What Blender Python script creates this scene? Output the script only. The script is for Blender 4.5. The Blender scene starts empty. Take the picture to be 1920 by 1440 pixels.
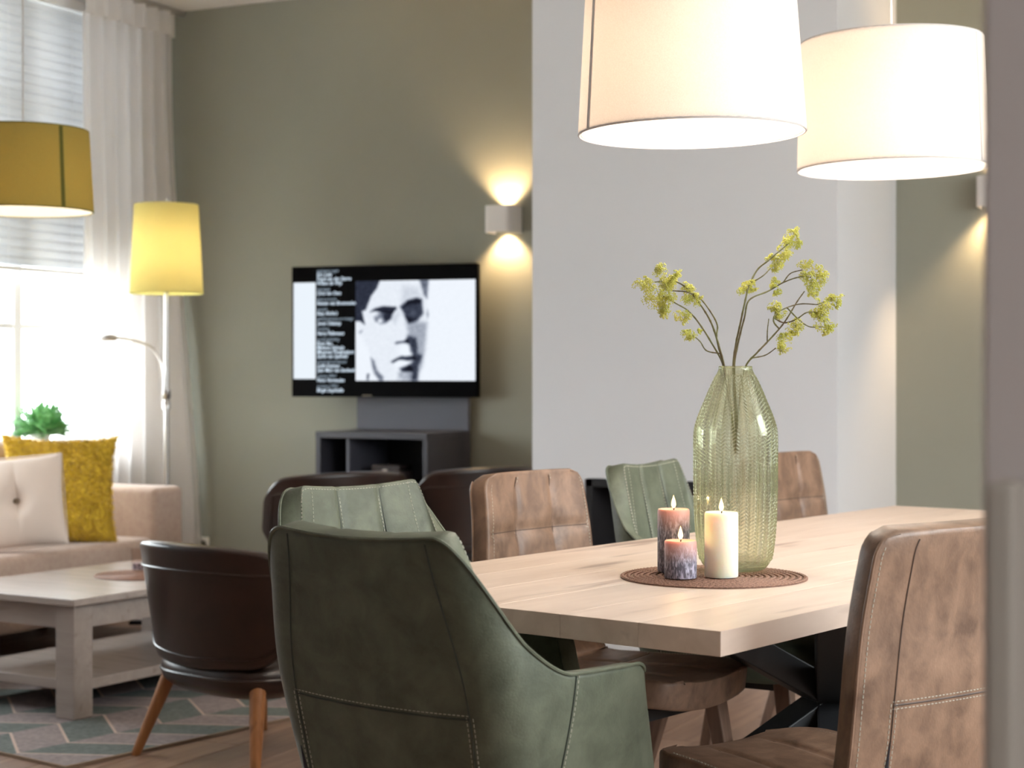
import bpy, bmesh, math, random
import numpy as np
from mathutils import Vector, Matrix

random.seed(7)
S = bpy.context.scene
COL = S.collection
F = 3250.0          # focal length in pixels of the 1920 wide frame
CX, YH = 960.0, 700.0
HC = 1.18           # eye height
YAW = math.radians(26.5)
CA, SA = math.cos(YAW), math.sin(YAW)


def W(u, D, z=0.0):
    """point 'u' to the right of and 'D' ahead of the viewpoint -> room coordinates"""
    return Vector((CA * u - SA * D, SA * u + CA * D, z))


def P(px, py, D):
    return W((px - CX) / F * D, D, HC - (py - YH) / F * D)


def G(px, py, z=0.0):
    D = (HC - z) * F / (py - YH)
    return W((px - CX) / F * D, D, z)


# ------------------------------------------------------------------ camera, world, light, exposure
cam = bpy.data.cameras.new('camera')
cam_o = bpy.data.objects.new('camera', cam)
COL.objects.link(cam_o)
S.camera = cam_o
cam_o.location = (0, 0, HC)
cam_o.rotation_euler = (math.pi / 2, 0, YAW)
cam.sensor_width = 36
cam.lens = 36 * F / 1920
cam.shift_y = -(720 - YH) / 1920
cam.clip_start = 0.05
cam.dof.use_dof = True
cam.dof.focus_distance = 3.35
cam.dof.aperture_fstop = 5.0

S.view_settings.view_transform = 'Standard'
S.view_settings.look = 'None'
S.view_settings.gamma = 1
S.view_settings.exposure = 0.0
S.view_settings.use_curve_mapping = False

world = bpy.data.worlds.new('overcast_sky')
S.world = world
world.use_nodes = True
bg = world.node_tree.nodes['Background']
bg.inputs['Color'].default_value = (0.93, 0.97, 1.0, 1)
# standard overcast sky: the zenith three times as bright as the horizon
_wt = world.node_tree
_tc = _wt.nodes.new('ShaderNodeTexCoord')
_sp = _wt.nodes.new('ShaderNodeSeparateXYZ')
_wt.links.new(_tc.outputs['Generated'], _sp.inputs['Vector'])
_mx = _wt.nodes.new('ShaderNodeMath')
_mx.operation = 'MAXIMUM'
_mx.inputs[1].default_value = 0.0
_wt.links.new(_sp.outputs['Z'], _mx.inputs[0])
_ma = _wt.nodes.new('ShaderNodeMath')
_ma.operation = 'MULTIPLY_ADD'
SKY = 25.0
_ma.inputs[1].default_value = SKY * 2 / 3
_ma.inputs[2].default_value = SKY / 3
_wt.links.new(_mx.outputs[0], _ma.inputs[0])
_wt.links.new(_ma.outputs[0], bg.inputs['Strength'])

WX, WY, CZ = -5.80, 7.456, 3.10      # window wall, olive wall, ceiling
RX, BY = 1.7, -2.4                   # right wall, wall behind the viewpoint


def portal(name, loc, rot, sx, sy):
    l = bpy.data.lights.new(name, 'AREA')
    l.shape = 'RECTANGLE'
    l.size, l.size_y = sx, sy
    l.cycles.is_portal = True
    o = bpy.data.objects.new(name, l)
    COL.objects.link(o)
    o.location = loc
    o.rotation_euler = rot


portal('daylight_left', (WX - 0.3, 5.35, 1.95), (0, -math.pi / 2, 0), 2.4, 3.7)
portal('daylight_right', (RX + 0.3, 3.6, 1.96), (0, math.pi / 2, 0), 1.72, 4.3)
portal('daylight_added_window', (RX + 0.3, -0.4, 1.85), (0, math.pi / 2, 0), 1.15, 1.85)  # sky portal of the added hall window


# ------------------------------------------------------------------ materials
def srgb(r, g, b):
    def c(v):
        v /= 255.0
        return v / 12.92 if v <= 0.04045 else ((v + 0.055) / 1.055) ** 2.4
    return (c(r), c(g), c(b), 1)


class NT:
    def __init__(s, name):
        s.m = bpy.data.materials.new(name)
        s.m.use_nodes = True
        s.t = s.m.node_tree
        s.t.nodes.clear()
        s.out = s.n('ShaderNodeOutputMaterial')

    def n(s, kind, **kw):
        nd = s.t.nodes.new(kind)
        for k, v in kw.items():
            if k.startswith('i_'):
                nd.inputs[k[2:].replace('_', ' ')].default_value = v
            else:
                setattr(nd, k, v)
        return nd

    def l(s, a, b):
        s.t.links.new(a, b)

    def surf(s, sock):
        s.l(sock, s.out.inputs['Surface'])


def ramp(nt, fac, stops):
    r = nt.n('ShaderNodeValToRGB')
    els = r.color_ramp.elements
    while len(els) < len(stops):
        els.new(0.5)
    for e, (p, c) in zip(els, stops):
        e.position = p
        e.color = c
    nt.l(fac, r.inputs['Fac'])
    return r.outputs['Color']


def M(name, col, rough=0.5, metal=0.0, col2=None, scale=6.0, detail=6.0, stretch=None, bump=0.0, bscale=120.0, spec=0.5, rand=0.0, coat=0.0, sss=0.0, sheen=0.0):
    nt = NT(name)
    b = nt.n('ShaderNodeBsdfPrincipled')
    b.inputs['Roughness'].default_value = rough
    b.inputs['Metallic'].default_value = metal
    b.inputs['Specular IOR Level'].default_value = spec
    b.inputs['Coat Weight'].default_value = coat
    if sheen:
        b.inputs['Sheen Weight'].default_value = sheen
    if sss:
        b.inputs['Subsurface Weight'].default_value = sss
        b.inputs['Subsurface Radius'].default_value = (0.02, 0.012, 0.008)
        b.inputs['Subsurface Scale'].default_value = 1.0
    tc = nt.n('ShaderNodeTexCoord')
    vec = tc.outputs['Object']
    if stretch:
        mp = nt.n('ShaderNodeMapping')
        mp.inputs['Scale'].default_value = stretch
        nt.l(vec, mp.inputs['Vector'])
        vec = mp.outputs['Vector']
    csock = None
    if col2 is not None:
        nz = nt.n('ShaderNodeTexNoise')
        nz.inputs['Scale'].default_value = scale
        nz.inputs['Detail'].default_value = detail
        nz.inputs['Roughness'].default_value = 0.62
        nz.inputs['Distortion'].default_value = 0.4
        nt.l(vec, nz.inputs['Vector'])
        csock = ramp(nt, nz.outputs['Fac'], [(0.3, col), (0.7, col2)])
    if rand:
        oi = nt.n('ShaderNodeObjectInfo')
        hs = nt.n('ShaderNodeHueSaturation')
        mr = nt.n('ShaderNodeMapRange')
        mr.inputs['To Min'].default_value = 1 - rand
        mr.inputs['To Max'].default_value = 1 + rand
        nt.l(oi.outputs['Random'], mr.inputs['Value'])
        nt.l(mr.outputs['Result'], hs.inputs['Value'])
        if csock is not None:
            nt.l(csock, hs.inputs['Color'])
        else:
            hs.inputs['Color'].default_value = col
        csock = hs.outputs['Color']
    if csock is not None:
        nt.l(csock, b.inputs['Base Color'])
    else:
        b.inputs['Base Color'].default_value = col
    if bump:
        n2 = nt.n('ShaderNodeTexNoise')
        n2.inputs['Scale'].default_value = bscale
        n2.inputs['Detail'].default_value = 4
        nt.l(vec, n2.inputs['Vector'])
        bp = nt.n('ShaderNodeBump')
        bp.inputs['Strength'].default_value = bump
        bp.inputs['Distance'].default_value = 0.002
        nt.l(n2.outputs['Fac'], bp.inputs['Height'])
        nt.l(bp.outputs['Normal'], b.inputs['Normal'])
    nt.surf(b.outputs['BSDF'])
    return nt.m


def fabric_shade(name, col, trans, tcol, weave=420.0):
    """lamp shade cloth: diffuse outside, light comes through"""
    nt = NT(name)
    d = nt.n('ShaderNodeBsdfDiffuse')
    t = nt.n('ShaderNodeBsdfTranslucent')
    t.inputs['Color'].default_value = tcol
    tc = nt.n('ShaderNodeTexCoord')
    nz = nt.n('ShaderNodeTexNoise')
    nz.inputs['Scale'].default_value = weave
    nt.l(tc.outputs['Object'], nz.inputs['Vector'])
    dark = tuple(c * 0.82 for c in col[:3]) + (1,)
    nt.l(ramp(nt, nz.outputs['Fac'], [(0.35, dark), (0.65, col)]), d.inputs['Color'])
    mx = nt.n('ShaderNodeMixShader')
    mx.inputs['Fac'].default_value = trans
    nt.l(d.outputs['BSDF'], mx.inputs[1])
    nt.l(t.outputs['BSDF'], mx.inputs[2])
    nt.surf(mx.outputs['Shader'])
    return nt.m


def emit(name, col, strength, attr=None):
    nt = NT(name)
    e = nt.n('ShaderNodeEmission')
    e.inputs['Color'].default_value = col
    e.inputs['Strength'].default_value = strength
    if attr:
        a = nt.n('ShaderNodeAttribute', attribute_name=attr)
        nt.l(a.outputs['Color'], e.inputs['Color'])
    nt.surf(e.outputs['Emission'])
    return nt.m


def schlick(nt, f0):
    """reflectance of a thin pane, the same from both of its faces"""
    lw = nt.n('ShaderNodeLayerWeight')
    lw.inputs['Blend'].default_value = 0.5
    pw_ = nt.n('ShaderNodeMath', operation='POWER')
    nt.l(lw.outputs['Facing'], pw_.inputs[0])
    pw_.inputs[1].default_value = 5.0
    ma = nt.n('ShaderNodeMath', operation='MULTIPLY_ADD')
    nt.l(pw_.outputs[0], ma.inputs[0])
    ma.inputs[1].default_value = 1 - f0
    ma.inputs[2].default_value = f0
    return ma.outputs[0]


def glass_pane(name, tint):
    nt = NT(name)
    tr = nt.n('ShaderNodeBsdfTransparent')
    tr.inputs['Color'].default_value = tint
    gl = nt.n('ShaderNodeBsdfGlossy')
    gl.inputs['Roughness'].default_value = 0.02
    mx = nt.n('ShaderNodeMixShader')
    nt.l(schlick(nt, 0.04), mx.inputs['Fac'])
    nt.l(tr.outputs['BSDF'], mx.inputs[1])
    nt.l(gl.outputs['BSDF'], mx.inputs[2])
    nt.surf(mx.outputs['Shader'])
    return nt.m


def vase_glass():
    nt = NT('green_pressed_glass')
    tr = nt.n('ShaderNodeBsdfTransparent')
    lw = nt.n('ShaderNodeLayerWeight')
    lw.inputs['Blend'].default_value = 0.5
    nt.l(ramp(nt, lw.outputs['Facing'], [(0.0, (0.97, 0.975, 0.91, 1)), (0.35, (0.94, 0.95, 0.84, 1)), (0.65, (0.78, 0.82, 0.62, 1)), (1.0, (0.36, 0.44, 0.28, 1))]), tr.inputs['Color'])
    gl = nt.n('ShaderNodeBsdfGlass')
    gl.inputs['Roughness'].default_value = 0.0
    gl.inputs['IOR'].default_value = 1.48
    gl.inputs['Color'].default_value = (0.97, 0.975, 0.92, 1)
    tl = nt.n('ShaderNodeBsdfTranslucent')
    tl.inputs['Color'].default_value = (0.80, 0.82, 0.66, 1)
    m1 = nt.n('ShaderNodeMixShader')
    m1.inputs['Fac'].default_value = 0.05
    nt.l(gl.outputs['BSDF'], m1.inputs[1])
    nt.l(tl.outputs['BSDF'], m1.inputs[2])
    m2 = nt.n('ShaderNodeMixShader')
    m2.inputs['Fac'].default_value = 0.5
    nt.l(tr.outputs['BSDF'], m2.inputs[1])
    nt.l(m1.outputs['Shader'], m2.inputs[2])
    nt.surf(m2.outputs['Shader'])
    return nt.m


def wood_mat(name, c1, c2, knot, axis_scale, rough=0.5, rand=0.06, band=6.0):
    nt = NT(name)
    b = nt.n('ShaderNodeBsdfPrincipled')
    b.inputs['Roughness'].default_value = rough
    tc = nt.n('ShaderNodeTexCoord')
    oi = nt.n('ShaderNodeObjectInfo')
    add = nt.n('ShaderNodeVectorMath', operation='ADD')
    sc = nt.n('ShaderNodeVectorMath', operation='SCALE')
    sc.inputs[0].default_value = (7.3, 3.1, 5.7)
    nt.l(oi.outputs['Random'], sc.inputs['Scale'])
    nt.l(tc.outputs['Object'], add.inputs[0])
    nt.l(sc.outputs['Vector'], add.inputs[1])
    mp = nt.n('ShaderNodeMapping')
    mp.inputs['Scale'].default_value = axis_scale
    nt.l(add.outputs['Vector'], mp.inputs['Vector'])
    nz = nt.n('ShaderNodeTexNoise')
    nz.inputs['Scale'].default_value = band
    nz.inputs['Detail'].default_value = 9
    nz.inputs['Roughness'].default_value = 0.6
    nz.inputs['Distortion'].default_value = 0.6
    nt.l(mp.outputs['Vector'], nz.inputs['Vector'])
    col = ramp(nt, nz.outputs['Fac'], [(0.3, c1), (0.68, c2)])
    n3 = nt.n('ShaderNodeTexNoise')
    n3.inputs['Scale'].default_value = band * 0.9
    n3.inputs['Detail'].default_value = 2
    nt.l(mp.outputs['Vector'], n3.inputs['Vector'])
    kn = ramp(nt, n3.outputs['Fac'], [(0.62, (0, 0, 0, 1)), (0.72, (0.75, 0.75, 0.75, 1))])
    mix = nt.n('ShaderNodeMix', data_type='RGBA')
    nt.l(kn, mix.inputs['Factor'])
    nt.l(col, mix.inputs['A'])
    mix.inputs['B'].default_value = knot
    hs = nt.n('ShaderNodeHueSaturation')
    mr = nt.n('ShaderNodeMapRange')
    mr.inputs['To Min'].default_value = 1 - rand
    mr.inputs['To Max'].default_value = 1 + rand
    nt.l(oi.outputs['Random'], mr.inputs['Value'])
    nt.l(mr.outputs['Result'], hs.inputs['Value'])
    nt.l(mix.outputs['Result'], hs.inputs['Color'])
    nt.l(hs.outputs['Color'], b.inputs['Base Color'])
    bp = nt.n('ShaderNodeBump')
    bp.inputs['Strength'].default_value = 0.08
    bp.inputs['Distance'].default_value = 0.002
    nt.l(nz.outputs['Fac'], bp.inputs['Height'])
    nt.l(bp.outputs['Normal'], b.inputs['Normal'])
    nt.surf(b.outputs['BSDF'])
    return nt.m


def rug_mat():
    nt = NT('woven_chevron_rug')
    b = nt.n('ShaderNodeBsdfPrincipled')
    b.inputs['Roughness'].default_value = 0.95
    tc = nt.n('ShaderNodeTexCoord')
    sx = nt.n('ShaderNodeSeparateXYZ')
    nt.l(tc.outputs['Object'], sx.inputs['Vector'])

    def mth(op, a, bb=None, c=None):
        nd = nt.n('ShaderNodeMath', operation=op)
        for i, v in enumerate((a, bb, c)):
            if v is None:
                continue
            if isinstance(v, (int, float)):
                nd.inputs[i].default_value = v
            else:
                nt.l(v, nd.inputs[i])
        return nd.outputs[0]
    tri = mth('PINGPONG', sx.outputs['X'], 0.27)
    s = mth('ADD', sx.outputs['Y'], mth('MULTIPLY', tri, 0.62))
    cell = mth('DIVIDE', s, 0.19)
    colid = mth('FLOOR', mth('DIVIDE', sx.outputs['X'], 0.27))
    par = mth('FLOORED_MODULO', mth('ADD', mth('FLOOR', cell), colid), 2.0)
    fr = mth('FRACT', cell)
    edge = mth('LESS_THAN', fr, 0.06)
    nz = nt.n('ShaderNodeTexNoise')
    nz.inputs['Scale'].default_value = 60
    nt.l(tc.outputs['Object'], nz.inputs['Vector'])
    g = ramp(nt, nz.outputs['Fac'], [(0.3, srgb(96, 104, 102)), (0.7, srgb(120, 127, 125))])
    p = ramp(nt, nz.outputs['Fac'], [(0.3, srgb(136, 126, 126)), (0.7, srgb(162, 150, 150))])
    m1 = nt.n('ShaderNodeMix', data_type='RGBA')
    nt.l(par, m1.inputs['Factor'])
    nt.l(g, m1.inputs['A'])
    nt.l(p, m1.inputs['B'])
    m2 = nt.n('ShaderNodeMix', data_type='RGBA')
    nt.l(edge, m2.inputs['Factor'])
    nt.l(m1.outputs['Result'], m2.inputs['A'])
    m2.inputs['B'].default_value = srgb(200, 178, 168)
    nt.l(m2.outputs['Result'], b.inputs['Base Color'])
    wv = nt.n('ShaderNodeTexWave')
    wv.inputs['Scale'].default_value = 45
    nt.l(tc.outputs['Object'], wv.inputs['Vector'])
    bp = nt.n('ShaderNodeBump')
    bp.inputs['Strength'].default_value = 0.3
    bp.inputs['Distance'].default_value = 0.003
    nt.l(wv.outputs['Fac'], bp.inputs['Height'])
    nt.l(bp.outputs['Normal'], b.inputs['Normal'])
    nt.surf(b.outputs['BSDF'])
    return nt.m


def candle_mat(name, top, low, zsplit, emis=0.0):
    nt = NT(name)
    b = nt.n('ShaderNodeBsdfPrincipled')
    b.inputs['Roughness'].default_value = 0.55
    b.inputs['Subsurface Weight'].default_value = 0.9 if low is None else 0.45
    b.inputs['Subsurface Radius'].default_value = (1.0, 0.55, 0.35)
    b.inputs['Subsurface Scale'].default_value = 0.022
    tc = nt.n('ShaderNodeTexCoord')
    sx = nt.n('ShaderNodeSeparateXYZ')
    nt.l(tc.outputs['Object'], sx.inputs['Vector'])
    nz = nt.n('ShaderNodeTexNoise')
    nz.inputs['Scale'].default_value = 210
    nz.inputs['Detail'].default_value = 10
    nz.inputs['Distortion'].default_value = 0.7
    mp = nt.n('ShaderNodeMapping')
    mp.inputs['Scale'].default_value = (1, 1, 0.35)
    nt.l(tc.outputs['Object'], mp.inputs['Vector'])
    nt.l(mp.outputs['Vector'], nz.inputs['Vector'])
    if low is None:
        b.inputs['Base Color'].default_value = top
    else:
        mr = nt.n('ShaderNodeMapRange')
        mr.inputs['From Min'].default_value = zsplit - 0.02
        mr.inputs['From Max'].default_value = zsplit + 0.02
        nt.l(sx.outputs['Z'], mr.inputs['Value'])
        lowc = ramp(nt, nz.outputs['Fac'], [(0.46, low), (0.66, tuple(min(1, c * 3.2 + 0.10) for c in low[:3]) + (1,))])
        mx = nt.n('ShaderNodeMix', data_type='RGBA')
        nt.l(mr.outputs['Result'], mx.inputs['Factor'])
        nt.l(lowc, mx.inputs['A'])
        mx.inputs['B'].default_value = top
        nt.l(mx.outputs['Result'], b.inputs['Base Color'])
    bp = nt.n('ShaderNodeBump')
    bp.inputs['Strength'].default_value = 0.35 if low else 0.1
    bp.inputs['Distance'].default_value = 0.002
    nt.l(nz.outputs['Fac'], bp.inputs['Height'])
    nt.l(bp.outputs['Normal'], b.inputs['Normal'])
    nt.surf(b.outputs['BSDF'])
    return nt.m


MT = {}
MT['olive'] = M('olive_wall_paint', srgb(144, 143, 130), 0.7, col2=srgb(148, 147, 134), scale=1.5, bump=0.04, bscale=300)
MT['white_wall'] = M('white_wall_paint', srgb(218, 218, 221), 0.75, bump=0.05, bscale=350)
MT['dim_wall'] = M('dim_taupe_paint', srgb(118, 108, 102), 0.8)
MT['ceiling'] = M('ceiling_paint', srgb(232, 226, 220), 0.85)
MT['mauve'] = M('grey_mauve_paint', srgb(192, 178, 172), 0.75)
MT['beige_panel'] = M('beige_grey_lacquer', srgb(172, 160, 148), 0.6)
MT['white_paint'] = M('white_lacquer', srgb(238, 238, 238), 0.4)
MT['floorwood'] = wood_mat('brown_laminate', srgb(128, 100, 84), srgb(160, 130, 110), srgb(104, 78, 62), (9, 0.8, 9), 0.38, 0.07, 3.0)
MT['oak'] = wood_mat('whitewashed_oak', srgb(204, 181, 164), srgb(222, 201, 185), srgb(142, 116, 102), (1.0, 7, 7), 0.42, 0.03, 2.2)
MT['greywood'] = wood_mat('greyed_oak', srgb(160, 148, 141), srgb(173, 161, 154), srgb(146, 132, 124), (1.0, 9, 9), 0.27, 0.02, 3.0)
MT['beech'] = wood_mat('warm_oak_legs', srgb(150, 98, 58), srgb(178, 122, 76), srgb(120, 76, 46), (9, 9, 1.0), 0.4, 0.02, 4.0)
MT['chairwood'] = wood_mat('grey_brown_oak_legs', srgb(118, 92, 76), srgb(146, 116, 98), srgb(90, 66, 54), (9, 9, 1.0), 0.45, 0.02, 4.0)
MT['green_leather'] = M('green_leather', srgb(72, 77, 63), 0.48, col2=srgb(104, 109, 92), scale=14, detail=10, bump=0.25, bscale=260, spec=0.4)
MT['brown_leather'] = M('tan_brown_leather', srgb(94, 71, 56), 0.45, col2=srgb(144, 114, 93), scale=17, detail=10, stretch=(1.2, 1.2, 0.8), bump=0.25, bscale=260, spec=0.5)
MT['dark_leather'] = M('dark_brown_leather', srgb(30, 18, 13), 0.30, col2=srgb(48, 29, 22), scale=8, detail=6, bump=0.12, bscale=200, spec=0.6)
MT['thread'] = M('pale_thread', srgb(176, 172, 158), 0.8)
MT['seam_green'] = M('dark_green_seam', srgb(50, 56, 48), 0.6)
MT['seam_brown'] = M('dark_brown_seam', srgb(62, 44, 34), 0.6)
MT['zip'] = M('dark_zip', srgb(38, 36, 44), 0.5)  # dark slate tone of the zip slits
MT['black_metal'] = M('black_powder_coat', srgb(22, 22, 24), 0.5, bump=0.1)
MT['black'] = M('black_plastic', srgb(12, 12, 14), 0.45, spec=0.03)
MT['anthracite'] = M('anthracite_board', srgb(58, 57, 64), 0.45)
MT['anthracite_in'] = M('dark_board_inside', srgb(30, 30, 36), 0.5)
MT['panel_grey'] = M('slate_grey_board', srgb(84, 84, 94), 0.5)
MT['sofa'] = M('beige_sofa_weave', srgb(176, 150, 134), 0.9, col2=srgb(192, 168, 152), scale=40, bump=0.3, bscale=500, sheen=0.3)
MT['cushion_white'] = M('cream_linen', srgb(222, 206, 194), 0.9, bump=0.3, bscale=500)
MT['yellow_pile'] = M('mustard_pile', srgb(206, 168, 30), 0.95, col2=srgb(232, 198, 62), scale=30, sheen=0.4)
MT['button'] = M('dark_button', srgb(110, 90, 70), 0.6)
MT['steel'] = M('brushed_steel', srgb(196, 192, 188), 0.28, metal=0.9)
MT['rug'] = rug_mat()
MT['rug_edge'] = M('rug_binding', srgb(150, 130, 112), 0.95)
MT['shade_white'] = fabric_shade('white_lamp_linen', srgb(248, 245, 243), 0.58, (1.0, 0.945, 0.90, 1))
MT['shade_lining'] = fabric_shade('white_lamp_lining', srgb(250, 248, 244), 0.72, (1, 0.97, 0.93, 1))
MT['shade_olive'] = fabric_shade('mustard_green_linen', srgb(180, 162, 90), 0.36, (0.62, 0.51, 0.22, 1))
MT['shade_lime'] = fabric_shade('lime_yellow_linen', srgb(188, 188, 124), 0.40, (0.80, 0.70, 0.42, 1))
MT['olive_seam'] = M('dark_olive_tape', srgb(98, 96, 30), 0.8)
MT['grey_seam'] = M('pale_grey_tape', srgb(206, 200, 198), 0.8)
MT['curtain'] = fabric_shade('sheer_curtain', srgb(232, 222, 214), 0.60, (0.97, 0.96, 0.96, 1), 700)
MT['slat'] = fabric_shade('white_blind_slat', srgb(228, 230, 233), 0.17, (0.95, 0.97, 1.0, 1), 5)
MT['bulb'] = emit('warm_bulb', (1.0, 0.80, 0.55, 1), 22)
MT['glass'] = glass_pane('window_glass', (0.96, 0.98, 0.98, 1))
MT['tumbler'] = glass_pane('pinkish_glass', (0.97, 0.93, 0.91, 1))
MT['vase'] = vase_glass()
MT['mat_weave'] = M('brown_woven_mat', srgb(108, 76, 62), 0.6, col2=srgb(164, 124, 104), scale=260, detail=2)
MT['stem'] = M('brown_green_bark', srgb(86, 62, 44), 0.7, col2=srgb(108, 112, 62), scale=14)
MT['bud'] = M('yellow_green_buds', srgb(172, 176, 72), 0.6, col2=srgb(212, 204, 100), scale=30)
MT['leaf'] = M('green_leaf', srgb(78, 136, 80), 0.5, col2=srgb(136, 188, 124), scale=30)
MT['pot'] = M('white_pot', srgb(236, 232, 226), 0.4)
MT['socket'] = M('white_socket', srgb(240, 234, 222), 0.35)
MT['socket_hole'] = M('grey_socket_recess', srgb(150, 140, 124), 0.5)
MT['sconce'] = M('white_plaster', srgb(226, 220, 216), 0.6)
MT['wick'] = M('burnt_wick', srgb(30, 24, 20), 0.9)
MT['flame'] = emit('candle_flame', (1.0, 0.66, 0.28, 1), 4.5)
MT['fire_black'] = M('black_hearth', srgb(26, 24, 26), 0.7)
MT['fire_tile'] = M('brown_hearth_back', srgb(88, 66, 58), 0.7)
MT['wax_white'] = candle_mat('ivory_wax', srgb(250, 236, 214), None, 0)
MT['wax_tall'] = candle_mat('pink_grey_wax_tall', srgb(196, 152, 144), srgb(92, 88, 98), 0.105)
MT['wax_short'] = candle_mat('pink_grey_wax_short', srgb(206, 158, 146), srgb(104, 100, 112), 0.052)
MT['gravel'] = M('pale_paving', srgb(190, 188, 182), 0.9, col2=srgb(170, 168, 162), scale=3)
MT['blackbox'] = M('dark_box', srgb(44, 36, 36), 0.25)
MT['boxlabel'] = M('grey_box_front', srgb(120, 110, 112), 0.3, metal=0.4)


# ------------------------------------------------------------------ mesh helpers
class MB:
    def __init__(s):
        s.v, s.f = [], []

    def add(s, vs, fs):
        n = len(s.v)
        s.v += [tuple(v) for v in vs]
        s.f += [tuple(i + n for i in f) for f in fs]
        return s

    def box(s, x0, x1, y0, y1, z0, z1, mtx=None):
        vs = [Vector((x, y, z)) for z in (z0, z1) for y in (y0, y1) for x in (x0, x1)]
        if mtx:
            vs = [mtx @ v for v in vs]
        return s.add(vs, [(0, 2, 3, 1), (4, 5, 7, 6), (0, 1, 5, 4), (2, 6, 7, 3), (0, 4, 6, 2), (1, 3, 7, 5)])

    def tube(s, pts, r, n=8, cap=True):
        pts = [Vector(p) for p in pts]
        rs = r if isinstance(r, (list, tuple)) else [r] * len(pts)
        vs, fs = [], []
        ref = None
        for i, p in enumerate(pts):
            t = (pts[min(i + 1, len(pts) - 1)] - pts[max(i - 1, 0)]).normalized()
            if ref is None:
                ref = Vector((0, 0, 1)) if abs(t.z) < 0.9 else Vector((1, 0, 0))
            a = t.cross(ref)
            if a.length < 1e-6:
                a = t.orthogonal()
            a.normalize()
            b = t.cross(a).normalized()
            ref = a.cross(t)
            for k in range(n):
                w = 2 * math.pi * k / n
                vs.append(p + (a * math.cos(w) + b * math.sin(w)) * rs[i])
        for i in range(len(pts) - 1):
            for k in range(n):
                k2 = (k + 1) % n
                fs.append((i * n + k, i * n + k2, (i + 1) * n + k2, (i + 1) * n + k))
        if cap:
            fs.append(tuple(range(n - 1, -1, -1)))
            fs.append(tuple(range((len(pts) - 1) * n, len(pts) * n)))
        return s.add(vs, fs)

    def lathe(s, prof, n=48, cx=0, cy=0, closed=False):
        vs, fs = [], []
        for r, z in prof:
            for k in range(n):
                w = 2 * math.pi * k / n
                vs.append((cx + r * math.cos(w), cy + r * math.sin(w), z))
        m = len(prof)
        for i in range(m if closed else m - 1):
            j = (i + 1) % m
            for k in range(n):
                k2 = (k + 1) % n
                fs.append((i * n + k, i * n + k2, j * n + k2, j * n + k))
        if not closed:
            if prof[0][0] > 1e-5:
                fs.append(tuple(range(n - 1, -1, -1)))
            if prof[-1][0] > 1e-5:
                fs.append(tuple(range((m - 1) * n, m * n)))
        return s.add(vs, fs)

    def grid(s, fn, nu, nv):
        vs = [fn(i / nu, j / nv) for j in range(nv + 1) for i in range(nu + 1)]
        fs = [(j * (nu + 1) + i, j * (nu + 1) + i + 1, (j + 1) * (nu + 1) + i + 1, (j + 1) * (nu + 1) + i) for j in range(nv) for i in range(nu)]
        return s.add(vs, fs)

    def mesh(s, name, smooth=True, bevel=0.0, seg=2, angle=35):
        me = bpy.data.meshes.new(name)
        me.from_pydata(s.v, [], s.f)
        bm = bmesh.new()
        bm.from_mesh(me)
        if bevel:
            bmesh.ops.recalc_face_normals(bm, faces=bm.faces)
            es = [e for e in bm.edges if len(e.link_faces) == 2 and e.calc_face_angle(0) > math.radians(angle)]
            bmesh.ops.bevel(bm, geom=es, offset=bevel, segments=seg, affect='EDGES', profile=0.5)
        bm.to_mesh(me)
        bm.free()
        if smooth:
            me.polygons.foreach_set('use_smooth', [True] * len(me.polygons))
            try:
                me.set_sharp_from_angle(angle=math.radians(40))
            except Exception:
                pass
        me.update()
        return me


def obj(name, mb, mat, parent=None, smooth=True, bevel=0.0, seg=2, loc=None, rot=None, kind=None, label=None):
    me = mb.mesh(name, smooth, bevel, seg) if isinstance(mb, MB) else mb
    if mat is not None and not me.materials:
        me.materials.append(MT[mat] if isinstance(mat, str) else mat)
    o = bpy.data.objects.new(name, me)
    COL.objects.link(o)
    if parent is not None:
        o.parent = parent
    if loc is not None:
        o.location = loc
    if rot is not None:
        o.rotation_euler = rot
    if kind:
        o['kind'] = kind
    if label:
        o['label'] = label
    return o


def tag(o, label, cat, group=None):
    o['label'] = label
    o['category'] = cat
    if group:
        o['group'] = group
    return o


def thing(name, label, cat, loc=(0, 0, 0), rz=0.0, group=None):
    o = bpy.data.objects.new(name, None)
    o.empty_display_size = 0.1
    COL.objects.link(o)
    o.location = loc
    o.rotation_euler = (0, 0, rz)
    return tag(o, label, cat, group)


def struct(name, mb, mat, parent=None, **kw):
    o = obj(name, mb, mat, parent, **kw)
    if parent is None:
        o['kind'] = 'structure'
    return o


def copy_tree(o, parent=None):
    c = o.copy()
    COL.objects.link(c)
    if parent is not None:
        c.parent = parent
    for ch in list(o.children):
        copy_tree(ch, c)
    return c


def point_light(name, loc, power, col, r=0.02, parent=None):
    l = bpy.data.lights.new(name, 'POINT')
    l.energy = power
    l.color = col
    l.shadow_soft_size = r
    o = bpy.data.objects.new(name, l)
    COL.objects.link(o)
    o.location = loc
    if parent is not None:
        o.parent = parent
    return o


def catmull(pts, n):
    pts = [Vector(p) for p in pts]
    q = [pts[0] * 2 - pts[1]] + pts + [pts[-1] * 2 - pts[-2]]
    out = []
    segs = len(pts) - 1
    for i in range(n + 1):
        x = i / n * segs
        k = min(int(x), segs - 1)
        t = x - k
        a, b, c, d = q[k], q[k + 1], q[k + 2], q[k + 3]
        out.append(0.5 * ((2 * b) + (c - a) * t + (2 * a - 5 * b + 4 * c - d) * t * t + (3 * b - a - 3 * c + d) * t ** 3))
    return out


def sstep(a, b, x):
    t = min(1, max(0, (x - a) / (b - a)))
    return t * t * (3 - 2 * t)


WARM = (1.0, 0.89, 0.77)

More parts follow.
